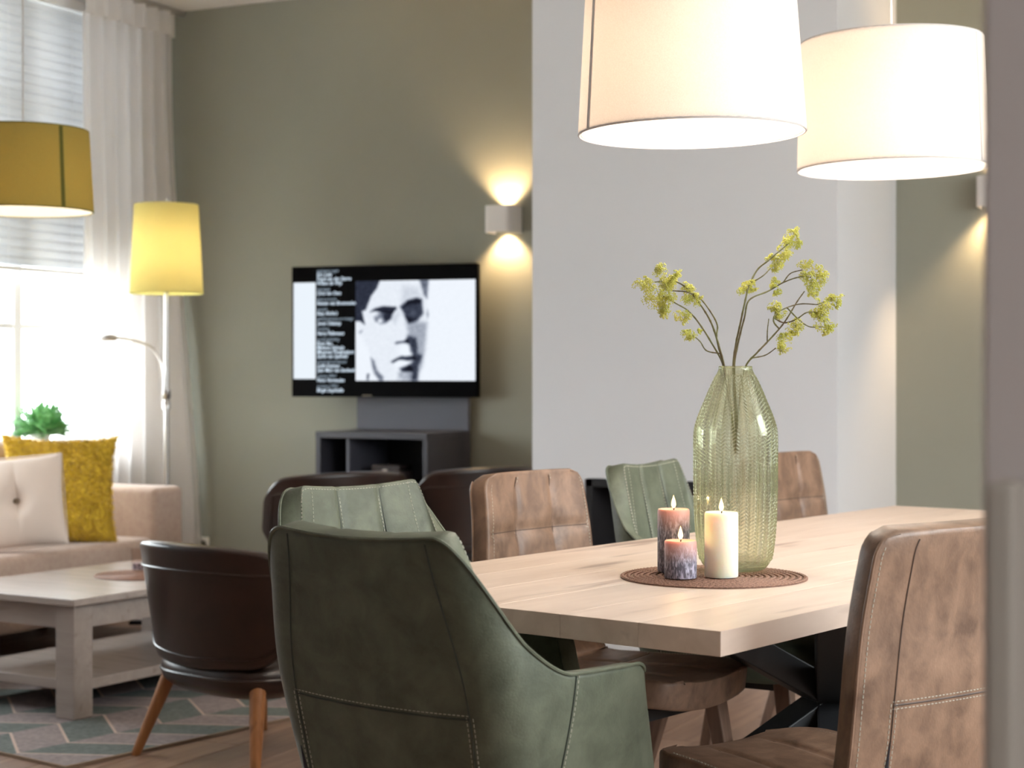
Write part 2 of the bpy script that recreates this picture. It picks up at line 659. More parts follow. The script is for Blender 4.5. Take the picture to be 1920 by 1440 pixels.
# ------------------------------------------------------------------ room shell
fl = struct('floor', MB().box(WX - 0.3, RX + 0.3, BY - 0.2, WY + 0.3, -0.12, -0.012), 'floorwood', smooth=False)
pw, pl = 0.19, 1.30
pm = MB().box(0, pw - 0.003, 0, pl - 0.003, -0.012, 0.0).mesh('plank', False, 0.0012, 1)
pm.materials.append(MT['floorwood'])
far = MB()
nx0, nx1 = int((WX) / pw) - 1, int(RX / pw) + 1
for i in range(nx0, nx1):
    off = (i * 0.47) % pl
    for j in range(-3, 7):
        x, y = i * pw, j * pl + off
        if -4.7 < x < 0.35 and 2.2 < y + pl / 2 < 6.6:
            o = bpy.data.objects.new('plank', pm)
            COL.objects.link(o)
            o.parent = fl
            o.location = (x, y, 0)
        elif y < WY and y > BY - pl and x > WX - 0.2:
            far.box(x, x + pw - 0.003, max(y, BY), min(y + pl - 0.003, WY), -0.012, 0.0)
obj('plank', far, 'floorwood', fl, smooth=False, kind='stuff')

struct('ceiling', MB().box(WX - 0.3, RX + 0.3, BY - 0.2, WY + 0.3, CZ, CZ + 0.15), 'ceiling', smooth=False)
struct('wall_back', MB().box(WX - 0.3, RX + 0.3, WY, WY + 0.2, 0, CZ), 'olive', smooth=False)
struct('wall_front', MB().box(WX - 0.3, RX + 0.3, BY - 0.2, BY, 0, CZ), 'dim_wall', smooth=False)
# left wall with its window opening
LY0, LY1, LZ0, LZ1 = 3.55, 7.12, 0.80, 3.05
wl = MB()
wl.box(WX - 0.28, WX, BY, LY0, 0, CZ).box(WX - 0.28, WX, LY1, WY, 0, CZ)
wl.box(WX - 0.28, WX, LY0, LY1, 0, LZ0).box(WX - 0.28, WX, LY0, LY1, LZ1, CZ)
struct('wall_left', wl, 'white_wall', smooth=False)
# right wall with wide glazed opening (daylight side of the dining table)
RY0, RY1, RZ0, RZ1 = 1.5, 5.7, 1.12, 2.80
QY0, QY1, QZ0, QZ1 = -1.3, 0.5, 1.3, 2.4  # opening for the added hall window
wr = MB()
wr.box(RX, RX + 0.28, BY, QY0, 0, CZ).box(RX, RX + 0.28, QY1, RY0, 0, CZ)
wr.box(RX, RX + 0.28, QY0, QY1, 0, QZ0).box(RX, RX + 0.28, QY0, QY1, QZ1, CZ)
wr.box(RX, RX + 0.28, RY1, WY, 0, CZ)
wr.box(RX, RX + 0.28, RY0, RY1, 0, RZ0).box(RX, RX + 0.28, RY0, RY1, RZ1, CZ)
struct('wall_right', wr, 'white_wall', smooth=False)
struct('ground', MB().box(-40, 40, -40, 40, -0.5, -0.4), 'gravel', smooth=False)

# window 1 (left): frame, mullions, panes
w1 = bpy.data.objects.new('window_1', None)
COL.objects.link(w1)
w1['kind'] = 'structure'
fx0, fx1 = WX - 0.17, WX - 0.11
fr = MB().box(fx0, fx1, LY0, LY0 + 0.05, LZ0, LZ1).box(fx0, fx1, LY1 - 0.05, LY1, LZ0, LZ1)
fr.box(fx0, fx1, LY0, LY1, LZ0, LZ0 + 0.05).box(fx0, fx1, LY0, LY1, LZ1 - 0.05, LZ1)
obj('window_frame', fr, 'white_paint', w1, smooth=False)
ys = [6.47 - 0.50 * k for k in range(6)]
for k, y in enumerate(ys):
    wd = 0.055 if k % 2 == 0 else 0.03
    obj('mullion', MB().box(fx0, fx1, y - wd / 2, y + wd / 2, LZ0 + 0.05, LZ1 - 0.05), 'white_paint', w1, smooth=False)
zs = [1.41, 2.0, 2.55]
ed = sorted([LY0 + 0.05, LY1 - 0.05] + ys)
for z in zs:
    obj('glazing_bar', MB().box(fx0 + 0.01, fx1 - 0.01, LY0 + 0.05, LY1 - 0.05, z - 0.014, z + 0.014), 'white_paint', w1, smooth=False)
zz = [LZ0 + 0.05] + zs + [LZ1 - 0.05]
for a, b in zip(ed[:-1], ed[1:]):
    for c, d in zip(zz[:-1], zz[1:]):
        obj('pane', MB().box(fx0 + 0.028, fx0 + 0.032, a, b, c, d), 'glass', w1, smooth=False)
struct('trim_1', MB().box(WX - 0.10, WX + 0.06, LY0 - 0.03, LY1 + 0.02, LZ0 - 0.03, LZ0), 'white_paint', smooth=False, bevel=0.006)
# window 2 (right side, out of frame)
w2 = bpy.data.objects.new('window_2', None)
COL.objects.link(w2)
w2['kind'] = 'structure'
gx0, gx1 = RX + 0.10, RX + 0.16
fr = MB().box(gx0, gx1, RY0, RY0 + 0.06, RZ0, RZ1).box(gx0, gx1, RY1 - 0.06, RY1, RZ0, RZ1)
fr.box(gx0, gx1, RY0, RY1, RZ0, RZ0 + 0.06).box(gx0, gx1, RY0, RY1, RZ1 - 0.06, RZ1)
obj('window_frame', fr, 'white_paint', w2, smooth=False)
eds = [RY0 + 0.06, 2.9, 4.3, RY1 - 0.06]
for y in eds[1:-1]:
    obj('mullion', MB().box(gx0, gx1, y - 0.03, y + 0.03, RZ0 + 0.06, RZ1 - 0.06), 'white_paint', w2, smooth=False)
for a, b in zip(eds[:-1], eds[1:]):
    obj('pane', MB().box(gx0 + 0.028, gx0 + 0.032, a, b, RZ0 + 0.06, RZ1 - 0.06), 'glass', w2, smooth=False)

w3 = bpy.data.objects.new('window_added', None)  # unseen window, added to light the near wall end
COL.objects.link(w3)
w3['kind'] = 'structure'
fr = MB().box(gx0, gx1, QY0, QY0 + 0.06, QZ0, QZ1).box(gx0, gx1, QY1 - 0.06, QY1, QZ0, QZ1)
fr.box(gx0, gx1, QY0, QY1, QZ0, QZ0 + 0.06).box(gx0, gx1, QY0, QY1, QZ1 - 0.06, QZ1)
obj('window_frame', fr, 'white_paint', w3, smooth=False)
obj('pane', MB().box(gx0 + 0.028, gx0 + 0.032, QY0 + 0.06, QY1 - 0.06, QZ0 + 0.06, QZ1 - 0.06), 'glass', w3, smooth=False)

# chimney breast with a fireplace opening
KX0, KX1, KY = -3.168, -1.86, 6.545
HX0, HX1, HZ0, HZ1 = -2.925, -2.15, 0.12, 0.747
ch = MB()
ch.box(KX0, HX0, KY, WY, 0, CZ).box(HX1, KX1, KY, WY, 0, CZ).box(HX0, HX1, KY, WY, HZ1, CZ).box(HX0, HX1, KY, WY, 0, HZ0)
struct('wall_chimney', ch, 'white_wall', smooth=False)
fp = thing('fireplace', 'black recessed fireplace opening low in the white chimney breast behind the chairs', 'fireplace', ((HX0 + HX1) / 2, KY, HZ0 + 0.002))
hw, hh = (HX1 - HX0) / 2 - 0.003, HZ1 - HZ0 - 0.006
fb = MB().box(-hw, -hw + 0.03, -0.006, 0.45, 0, hh).box(hw - 0.03, hw, -0.006, 0.45, 0, hh)
fb.box(-hw, hw, -0.006, 0.45, 0, 0.03).box(-hw, hw, -0.006, 0.45, hh - 0.03, hh)
obj('surround', fb, 'fire_black', fp, smooth=False)
obj('hearth_back', MB().box(-hw + 0.03, hw - 0.03, 0.40, 0.44, 0.03, hh - 0.03), 'fire_tile', fp, smooth=False)

# skirting along the olive wall and chimney
sk = MB().box(WX, KX0, WY - 0.015, WY, 0, 0.08).box(KX1, RX, WY - 0.015, WY, 0, 0.08)
struct('baseboard_back', sk, 'olive', smooth=False)

# near wall end on the right and the lower panel in front of it
pD = 1.25
a = W((1842 - CX) / F * pD, pD)
struct('wall_post', MB().box(a.x, RX, a.y, a.y + 0.14, 0, CZ), 'mauve', smooth=False, bevel=0.004)
b1 = W((1837 - CX) / F * 1.18, 1.18)
b2 = W((1897 - CX) / F * 1.18, 1.18)
zt = HC - (908 - YH) / F * 1.18
struct('trim_2', MB().box(b1.x, b1.x + (b2.x - b1.x) + 0.0, a.y - 0.055, a.y - 0.002, 0, zt), 'beige_panel', smooth=False, bevel=0.004)


# ------------------------------------------------------------------ window dressing
bl = thing('venetian_blind', 'white venetian blind half lowered over the left window', 'blind', (WX - 0.055, (LY0 + LY1) / 2, LZ1 - 0.002))
hwid = (LY1 - LY0) / 2 - 0.02
obj('headrail', MB().box(-0.03, 0.03, -hwid, hwid, -0.05, 0), 'white_paint', bl, smooth=False)
nsl = 29
sm = MB()
for j in range(4):
    pass
prof = [(-0.004 - 0.008 * 0, 0.024), (0.004, 0.010), (0.002, -0.008), (-0.006, -0.024)]
v = []
for (x, z) in prof:
    v += [(x, -hwid, z), (x, hwid, z)]
for (x, z) in prof:
    v += [(x - 0.0015, -hwid, z), (x - 0.0015, hwid, z)]
fcs = []
for k in range(3):
    fcs.append((2 * k, 2 * k + 2, 2 * k + 3, 2 * k + 1))
    fcs.append((8 + 2 * k, 8 + 2 * k + 1, 8 + 2 * k + 3, 8 + 2 * k + 2))
fcs += [(0, 1, 9, 8), (6, 14, 15, 7)]
slat_me = MB().add(v, fcs).mesh('slat', False)
ztop, zbot = -0.075, 1.725 - LZ1
for k in range(nsl):
    z = ztop + (zbot - ztop) * k / (nsl - 1)
    obj('slat', slat_me, 'slat', bl, loc=(0, 0, z))
obj('bottom_rail', MB().box(-0.012, 0.012, -hwid, hwid, zbot - 0.05, zbot - 0.028), 'white_paint', bl, smooth=False)
for y in (-1.2, -0.4, 0.4, 1.0, 1.45):
    obj('ladder_cord', MB().tube([(0.010, y, -0.05), (0.010, y, zbot - 0.03)], 0.0015, 5), 'white_paint', bl)

cu = thing('curtain', 'sheer off white pleated curtain hanging in the corner beside the window', 'curtain', (WX + 0.13, 6.65, 0))
CY0, CY1 = 0.0, 0.70
rnd = random.Random(3)
ph = [rnd.uniform(-0.4, 0.4) for _ in range(12)]


def curt(u, t, top):
    """u along the rail 0..1, t 0 = header top"""
    z = top * (1 - t) + 0.02 * t
    nf = 7
    y = CY0 + (CY1 - CY0) * u
    am = 0.022 + 0.028 * sstep(0.0, 0.5, t)
    w = u * nf + 0.10 * math.sin(u * 17 + 2.0) * t
    x = am * math.sin(2 * math.pi * w) + 0.008 * math.sin(2 * math.pi * w * 2 + 1.3)
    x += 0.02 * math.sin(u * 5 + t * 1.5) * t
    x += 0.17 * sstep(0.5, 1.0, u) * sstep(0.10, 1.0, t) ** 1.0
    return (x, y + 0.03 * t * sstep(0.6, 1, u), z)


top = CZ - 0.035
obj('cloth', MB().grid(lambda u, t: curt(u, 0.035 + t * 0.965, top), 220, 30), 'curtain', cu)
hd = MB()
hd.grid(lambda u, t: (0.028 * math.sin(2 * math.pi * u * 7) + 0.028, CY0 + (CY1 - CY0) * u, top - 0.125 * t), 160, 2)
obj('pleat_header', hd, 'curtain', cu)
ra = MB().box(-0.02, 0.02, -0.1, 0.80, CZ - 0.032, CZ - 0.004)
obj('curtain_rail', ra, 'steel', cu, smooth=False)

# ------------------------------------------------------------------ tv console, tv
con = thing('tv_console', 'tall anthracite tv cabinet with an open front shelf and raised back panel', 'cabinet', (-4.236, 7.22, 0))
cw, cd, chh = 0.306, 0.215, 0.902
obj('top_board', MB().box(-cw, cw, -cd - 0.005, cd, chh - 0.03, chh), 'anthracite', con, smooth=False, bevel=0.002)
for s in (-1, 1):
    obj('side_panel', MB().box(min(s * cw, s * (cw - 0.025)), max(s * cw, s * (cw - 0.025)), -cd, cd, 0, chh - 0.03), 'anthracite', con, smooth=False)
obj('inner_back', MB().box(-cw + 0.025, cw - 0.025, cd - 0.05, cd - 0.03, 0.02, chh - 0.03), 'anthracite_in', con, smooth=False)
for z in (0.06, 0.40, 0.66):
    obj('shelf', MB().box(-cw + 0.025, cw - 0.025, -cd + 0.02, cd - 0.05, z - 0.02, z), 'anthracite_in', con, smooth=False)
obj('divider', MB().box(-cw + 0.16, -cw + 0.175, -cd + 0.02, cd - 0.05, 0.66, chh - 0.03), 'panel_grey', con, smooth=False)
obj('back_panel', MB().box(-cw - 0.02, cw, cd - 0.025, cd, chh, 1.30), 'panel_grey', con, smooth=False, bevel=0.002)
bx = thing('media_box', 'small dark box with a grey front on the cabinet shelf under the television', 'box', (-4.20, 7.14, 0.661))
obj('case', MB().box(-0.075, 0.075, -0.06, 0.06, 0, 0.055), 'boxlabel', bx, smooth=False, bevel=0.003)
obj('lid', MB().box(-0.078, 0.078, -0.062, 0.062, 0.056, 0.085), 'blackbox', bx, smooth=False, bevel=0.003)
obj('clasp', MB().box(-0.012, 0.012, -0.066, -0.062, 0.05, 0.064), 'steel', bx, smooth=False)

tvD = 8.47
tc_ = P(720.5, 621, tvD)
TW, TH = 357 * tvD / F / math.cos(math.radians(18)), 247 * tvD / F
tv = thing('television', 'flat black television showing white credits and a monochrome portrait', 'television', (tc_.x + 0.010, 7.275, tc_.z), math.radians(8.5))
bz = MB().box(-TW / 2, TW / 2, 0.0, 0.035, -TH / 2, TH / 2)
obj('housing', bz, 'black', tv, smooth=False, bevel=0.004)
obj('rear_bulge', MB().box(-0.3, 0.3, 0.035, 0.07, -0.22, 0.15), 'black', tv, smooth=False, bevel=0.01)
obj('logo_bar', MB().box(-0.11, -0.06, -0.003, 0.0, -TH / 2 + 0.005, -TH / 2 + 0.010), 'socket_hole', tv, smooth=False)
sx_, sz_ = TW / 350.0, TH / 247.0


def tx(px):
    return (px - 720.5) * sx_


def tz(py):
    return (621 - py) * sz_


def poly_dark(X, Y, poly, blur):
    poly = np.array(poly, float)
    inside = np.zeros(X.shape, bool)
    dist = np.full(X.shape, 1e9)
    n = len(poly)
    for i in range(n):
        x1, y1 = poly[i]
        x2, y2 = poly[(i + 1) % n]
        c = ((y1 > Y) != (y2 > Y))
        with np.errstate(divide='ignore', invalid='ignore'):
            xi = (x2 - x1) * (Y - y1) / ((y2 - y1) if y2 != y1 else 1e-9) + x1
        inside ^= (c & (X < xi))
        dx, dy = x2 - x1, y2 - y1
        t = np.clip(((X - x1) * dx + (Y - y1) * dy) / (dx * dx + dy * dy + 1e-9), 0, 1)
        dist = np.minimum(dist, np.hypot(X - x1 - t * dx, Y - y1 - t * dy))
    sd = np.where(inside, dist, -dist)
    t = np.clip(sd / (2 * blur) + 0.5, 0, 1)
    return t * t * (3 - 2 * t)


def portrait():
    """screen picture: luminance of the monochrome portrait on a fine grid (coordinates of a 1152 wide sketch)"""
    nx, ny = 176, 152
    xs = np.linspace(62, 1660, nx + 1)
    ysv = np.linspace(52, 1395, ny + 1)
    X, Y = np.meshgrid(xs, ysv)
    L = np.full(X.shape, 0.97)
    face = [(380, 60), (960, 60), (1010, 260), (1030, 420), (1045, 520), (1020, 620), (1010, 820), (990, 1000), (960, 1180), (915, 1290), (900, 1390), (420, 1390), (330, 1260), (270, 1080), (200, 900), (110, 760), (75, 600), (200, 420)]
    L -= 0.035 * poly_dark(X, Y, face, 25)
    D = [
        ([(50, 40), (395, 40), (350, 150), (270, 260), (215, 400), (200, 440), (150, 460), (188, 640), (120, 590), (50, 590)], 0.80, 16),
        ([(920, 40), (1045, 40), (1025, 300), (985, 250), (955, 150)], 0.55, 26),
        ([(700, 120), (900, 160), (960, 280), (860, 260), (760, 310), (690, 330)], 0.10, 60),
        ([(255, 470), (320, 420), (430, 392), (610, 402), (622, 432), (560, 485), (430, 480), (330, 460)], 0.80, 16),
        ([(310, 545), (360, 490), (440, 470), (580, 470), (540, 570), (470, 622), (400, 640), (330, 595)], 0.50, 22),
        ([(430, 500), (560, 480), (540, 560), (490, 600), (440, 570)], 0.30, 20),
        ([(660, 400), (760, 318), (880, 285), (955, 305), (962, 400), (975, 500), (900, 590), (780, 625), (742, 560), (700, 470)], 0.72, 26),
        ([(760, 320), (890, 290), (955, 310), (940, 360), (800, 370), (700, 420)], 0.20, 20),
        ([(735, 540), (900, 600), (1025, 620), (1012, 800), (992, 1000), (960, 1200), (920, 1285), (900, 1395), (700, 1395), (640, 1290), (720, 1240), (800, 1180), (860, 1100), (800, 960), (760, 830), (770, 740)], 0.28, 45),
        ([(770, 790), (880, 820), (900, 950), (890, 1030), (965, 1060), (910, 1200), (900, 1390), (820, 1390), (830, 1280), (690, 1265), (660, 1220), (800, 1170), (865, 1080), (800, 1000), (790, 900), (730, 865)], 0.45, 26),
        ([(588, 890), (620, 868), (700, 860), (765, 830), (790, 900), (690, 890), (610, 908)], 0.55, 14),
        ([(540, 1135), (640, 1080), (690, 1060), (740, 1068), (850, 1055), (885, 1105), (780, 1130), (650, 1118), (560, 1160)], 0.75, 14),
        ([(640, 1235), (700, 1205), (800, 1180), (840, 1265), (700, 1285)], 0.35, 22),
        ([(268, 1080), (318, 1130), (350, 1250), (440, 1345), (430, 1395), (385, 1395), (315, 1300), (285, 1200)], 0.50, 22),
        ([(215, 1300), (252, 1300), (240, 1385), (208, 1385)], 0.55, 12),
        ([(105, 735), (155, 705), (150, 735), (115, 765)], 0.30, 14),
        ([(1030, 440), (1050, 520), (1030, 570), (1020, 500)], 0.35, 14),
        ([(640, 1290), (820, 1290), (860, 1390), (620, 1390)], 0.18, 30),
        ([(540, 560), (640, 460), (660, 500), (600, 640)], 0.10, 40),
    ]
    for poly, d, bl_ in D:
        L -= d * poly_dark(X, Y, poly, bl_)
    for (x, y, r, g) in ((395, 590, 34, 0.6), (360, 512, 22, 0.3), (735, 985, 60, 0.15), (690, 1165, 60, 0.25), (730, 1330, 80, 0.25), (840, 490, 40, 0.10)):
        L += g * np.exp(-((X - x) ** 2 + (Y - y) ** 2) / (r * r))
    rg = np.random.RandomState(5)
    noise = rg.normal(0, 1, X.shape)
    L += noise * 0.09 * np.clip(1 - np.abs(L - 0.45) * 1.6, 0, 1)
    return nx, ny, xs, ysv, np.clip(L, 0.03, 0.97)


nx, ny, xs, ysv, L = portrait()
pv, pf = [], []
yq = -0.0012
for j in range(ny + 1):
    for i in range(nx + 1):
        pv.append((tx(660 + xs[i] / 7.2), yq, tz(520 + ysv[j] / 7.2)))
for j in range(ny):
    for i in range(nx):
        q = j * (nx + 1) + i
        pf.append((q, q + nx + 1, q + nx + 2, q + 1))
me = bpy.data.meshes.new('portrait_picture')
me.from_pydata(pv, [], pf)
at = me.color_attributes.new('pic', 'FLOAT_COLOR', 'POINT')
lf = L.flatten()
rgba = np.ones((len(lf), 4))
rgba[:, 0] = lf ** 2.3 * 0.94 + 0.010
rgba[:, 1] = lf ** 2.2 * 0.99 + 0.011
rgba[:, 2] = lf ** 1.95 * 1.05 + 0.018
at.data.foreach_set('color', rgba.flatten())
obj('portrait_picture', me, emit('tv_picture', (1, 1, 1, 1), 1.0, 'pic'), tv)
obj('white_field', MB().add([(tx(549.5), yq, tz(528)), (tx(592), yq, tz(528)), (tx(592), yq, tz(710.5)), (tx(549.5), yq, tz(710.5))], [(0, 1, 2, 3)]), emit('tv_white', (0.86, 0.93, 1.0, 1), 0.98), tv)
MT['tv_text'] = emit('tv_text', (0.66, 0.78, 0.90, 1), 1.15)
MT['tv_text_dim'] = emit('tv_text_dim', (0.5, 0.62, 0.74, 1), 0.75)
LINES = [(88, 230, 'assistent regie', 1), (130, 160, 'Eric Liefs', 0), (175, 362, 'Frank van der Sterre', 0), (220, 268, 'Willem de Wijs', 0),
         (280, 140, 'montage', 1), (325, 258, 'Chris van Oers', 0), (385, 208, 'kleurcorrectie', 1), (430, 412, 'Reinier van Brummelen', 0),
         (490, 112, 'muziek', 1), (535, 222, "Easy Aloha's", 0), (590, 386, 'geluidsontwerp en mixage', 1), (640, 256, 'Joost Oskamp', 0),
         (695, 132, 'vertaling', 1), (745, 290, 'Harry Pallemans', 0), (805, 240, 'productieleiding', 1), (850, 168, 'Bram Bax', 0),
         (895, 292, 'Mylene Eshuijs', 0), (940, 396, 'Margreet Ploegmakers', 0), (985, 330, 'Sasha van Spandel', 0),
         (1040, 316, 'uitvoerend producent', 1), (1085, 242, 'Judith Keetman', 0), (1130, 408, 'Jean Marc van Sambeek', 0),
         (1190, 206, 'redactie VPRO', 1), (1235, 292, 'Petra Vermeulen', 0), (1295, 226, 'producer VPRO', 1), (1340, 282, 'Birgit Sophielle', 0)]
for (cy, wpx, txt, dim) in LINES:
    cur = bpy.data.curves.new('text_line', 'FONT')
    cur.body = txt
    cur.shear = 0.25
    cur.offset = 0.0 if dim else 0.02
    cur.size = 1.0
    cur.resolution_u = 2
    tmp = bpy.data.objects.new('text_tmp', cur)
    COL.objects.link(tmp)
    dg = bpy.context.evaluated_depsgraph_get()
    m_ = bpy.data.meshes.new_from_object(tmp.evaluated_get(dg))
    bpy.data.objects.remove(tmp)
    bpy.data.curves.remove(cur)
    co = np.zeros(len(m_.vertices) * 3)
    m_.vertices.foreach_get('co', co)
    co = co.reshape(-1, 3)
    x0, x1 = co[:, 0].min(), co[:, 0].max()
    wm = wpx / 5.54 * sx_
    hm = (7.2 if not dim else 6.4) * sz_ / 0.72
    out = np.zeros_like(co)
    out[:, 0] = tx(594.5) + (co[:, 0] - x0) / (x1 - x0) * wm
    out[:, 1] = yq
    out[:, 2] = tz(490 + cy / 5.54 + 3.2) + co[:, 1] * hm
    m_.vertices.foreach_set('co', out.flatten())
    m_.materials.clear()
    m_.name = 'text_line'
    obj('text_line', m_, 'tv_text_dim' if dim else 'tv_text', tv)


# ------------------------------------------------------------------ wall sconces
def sconce(px, z, label):
    ratio = (px - CX) / F
    D = (WY - 0.07) / (CA + SA * ratio)
    p = W(ratio * D, D, z)
    t = thing('wall_sconce', label, 'lamp', (p.x, WY, z), 0, 'up and down wall lights on the olive wall')
    w, d, h, r = 0.072, 0.125, 0.064, 0.03
    loop = [(-w, 0)]
    for k in range(7):
        a_ = math.pi + k / 6 * math.pi / 2
        loop.append((-w + r + r * math.cos(a_), -d + r + r * math.sin(a_)))
    for k in range(7):
        a_ = 1.5 * math.pi + k / 6 * math.pi / 2
        loop.append((w - r + r * math.cos(a_), -d + r + r * math.sin(a_)))
    loop.append((w, 0))
    n = len(loop)
    sc = 0.93
    inner = [(x * sc, y * sc if y < 0 else y) for x, y in loop]
    v = [(x, y, -h) for x, y in loop] + [(x, y, h) for x, y in loop] + [(x, y, -h) for x, y in inner] + [(x, y, h) for x, y in inner]
    f = []
    for i in range(n - 1):
        f.append((i, i + 1, n + i + 1, n + i))
        f.append((2 * n + i + 1, 2 * n + i, 3 * n + i, 3 * n + i + 1))
        f.append((n + i, n + i + 1, 3 * n + i + 1, 3 * n + i))
        f.append((i + 1, i, 2 * n + i, 2 * n + i + 1))
    obj('housing', MB().add(v, f), 'sconce', t)
    obj('bulb', MB().lathe([(0.0001, -0.02), (0.011, -0.014), (0.013, 0), (0.011, 0.014), (0.0001, 0.02)], 12, 0, -0.05), 'bulb', t)
    for s in (-1, 1):
        l = bpy.data.lights.new('sconce_beam', 'SPOT')
        l.energy = 30
        l.color = (1.0, 0.70, 0.38)
        l.spot_size = math.radians(104)
        l.spot_blend = 0.7
        l.shadow_soft_size = 0.012
        o = bpy.data.objects.new('sconce_beam', l)
        COL.objects.link(o)
        o.parent = t
        o.location = (0, -0.055, 0.026 * s)
        o.rotation_euler = (math.pi if s > 0 else 0, 0, 0)
    return t


sconce(941, HC + (YH - 412) / F * 8.3, 'white box wall light glowing up and down beside the television')
sconce(1866, HC + (YH - 357) / F * 7.2, 'white box wall light half hidden behind the grey wall end')

so = thing('wall_socket', 'white double wall socket low on the olive wall beside the sofa', 'socket', (0, 0, 0))
sp = W((374 - CX) / F * 9.0, 9.0)
rat = (374 - CX) / F
Ds = WY / (CA + SA * rat)
sp = W(rat * Ds, Ds, HC - (1019 - YH) / F * Ds)
so.location = (sp.x, WY, sp.z)
obj('plate', MB().box(-0.065, 0.065, -0.012, 0, -0.036, 0.036), 'socket', so, smooth=False, bevel=0.004)
for s in (-1, 1):
    obj('outlet', MB().lathe([(0.021, 0), (0.019, 0.003), (0.016, 0.0005)], 24), 'socket_hole', so, loc=(s * 0.033, -0.0115, 0), rot=(math.pi / 2, 0, 0))

# ------------------------------------------------------------------ pendants and floor lamp


def shade_mesh(rb, rt, h, th=0.004, n=72):
    return MB().lathe([(rb, 0), (rt, h), (rt - th, h), (rb - th, 0)], n, closed=True)


def pendant(name, label, u, D, zb, rb, rt, h, mat, seam_mat, seam_ang, power, cordmat, group=None, seam_w=0.010, col=WARM, tilt=0.0):
    p = W(u, D, zb)
    t = thing(name, label, 'lamp', p, YAW, group)
    t.rotation_euler = (0, tilt, YAW)
    obj('shade', shade_mesh(rb, rt, h), mat, t)
    obj('lining', shade_mesh(rb - 0.0065, rt - 0.0065, h - 0.004, 0.0015), 'shade_lining', t, loc=(0, 0, 0.002))
    obj('bottom_ring', MB().tube([((rb - 0.002) * math.cos(k / 64 * 2 * math.pi), (rb - 0.002) * math.sin(k / 64 * 2 * math.pi), 0.001) for k in range(65)], 0.0028, 6, False), seam_mat if mat != 'shade_white' else 'grey_seam', t)
    obj('top_ring', MB().tube([((rt - 0.002) * math.cos(k / 64 * 2 * math.pi), (rt - 0.002) * math.sin(k / 64 * 2 * math.pi), h) for k in range(65)], 0.0026, 6, False), seam_mat if mat != 'shade_white' else 'grey_seam', t)
    sm_ = MB()
    da = seam_w / rb / 2
    q = []
    for (r_, z_) in ((rb, 0.003), (rt, h - 0.003)):
        for a_ in (seam_ang - da, seam_ang + da):
            for o_ in (-0.0005, 0.0012):
                q.append(((r_ + o_) * math.cos(a_), (r_ + o_) * math.sin(a_), z_))
    sm_.add(q, [(1, 3, 7, 5), (0, 4, 6, 2), (0, 1, 5, 4), (2, 6, 7, 3), (0, 2, 3, 1), (4, 5, 7, 6)])
    obj('seam', sm_, seam_mat, t, smooth=False)
    sp_ = MB()
    for k in range(3):
        a_ = k * 2 * math.pi / 3 + 0.4
        sp_.tube([(0, 0, h - 0.02), ((rt - 0.005) * math.cos(a_), (rt - 0.005) * math.sin(a_), h - 0.012)], 0.0022, 6)
    obj('spider_frame', sp_, 'white_paint', t)
    obj('bulb', MB().lathe([(0.0001, 0.0), (0.02, 0.006), (0.03, 0.03), (0.022, 0.06), (0.014, 0.085), (0.0001, 0.086)], 20), 'bulb', t, loc=(0, 0, h * 0.42))
    obj('socket_holder', MB().tube([(0, 0, h * 0.42 + 0.085), (0, 0, h)], 0.016, 12), 'white_paint', t)
    obj('cord', MB().tube([(0, 0, h), (0, 0, CZ - zb - 0.03)], 0.003, 8), cordmat, t)
    obj('ceiling_cup', MB().lathe([(0.05, CZ - zb - 0.002), (0.05, CZ - zb - 0.02), (0.02, CZ - zb - 0.04)], 24), 'white_paint', t)
    for zz_ in (0.30, 0.62):
        point_light('pendant_glow', (0, 0, h * zz_ * 0.7), power / 2, col, 0.045, t)
    return t


DG = 'large pendant lamps over the dining table'
l1 = (1297 - CX) / F * 3.81
pendant('pendant_lamp', 'nearer large white drum pendant lamp over the dining table', l1, 3.81, HC + (YH - 251) / F * 3.81, 0.25, 0.228, 0.345, 'shade_white', 'grey_seam', math.radians(-158), 20, 'white_paint', DG, 0.012, tilt=-0.012)
l2 = (1674.5 - CX) / F * 4.58
pendant('pendant_lamp', 'farther white drum pendant lamp with a white cord near the wall end', l2, 4.58, HC + (YH - 317) / F * 4.58, 0.2505, 0.2385, 0.335, 'shade_white', 'grey_seam', math.radians(-40), 20, 'white_paint', DG, 0.006, tilt=-0.012)
lg = (43 - CX) / F * 6.25
pendant('pendant_lamp', 'mustard green drum pendant lamp hanging over the coffee table', lg, 6.25, HC + (YH - 397) / F * 6.25, 0.25, 0.233, 0.292, 'shade_olive', 'olive_seam', math.radians(-41), 9, 'steel', None, 0.016)

flD = 8.22
fp_ = W((312 - CX) / F * flD, flD)
la = thing('floor_lamp', 'steel floor lamp with lit lime yellow shade and a reading arm behind the sofa', 'lamp', fp_, YAW)
mpp = flD / F
obj('base', MB().lathe([(0.0001, 0), (0.14, 0), (0.14, 0.012), (0.13, 0.022), (0.02, 0.03), (0.0001, 0.03)], 40), 'steel', la)
zs0, zs1 = HC + (YH - 550) * mpp, HC + (YH - 384) * mpp
obj('pole', MB().tube([(0, 0, 0.025), (0, 0, zs0 + 0.05)], 0.0125, 14), 'steel', la)
zj = HC + (YH - 748) * mpp
obj('joint', MB().lathe([(0.0001, -0.05), (0.02, -0.05), (0.021, -0.015), (0.017, -0.01), (0.017, 0.0), (0.021, 0.005), (0.02, 0.045), (0.0001, 0.05)], 18), 'steel', la, loc=(0, 0, zj))
arm = [((px - 312) * mpp, -0.03, HC + (YH - py) * mpp) for px, py in ((309, 738), (309, 705), (303, 676), (288, 653), (268, 643), (245, 637), (225, 634))]
obj('reading_arm', MB().tube(catmull(arm, 28), 0.006, 8), 'steel', la)
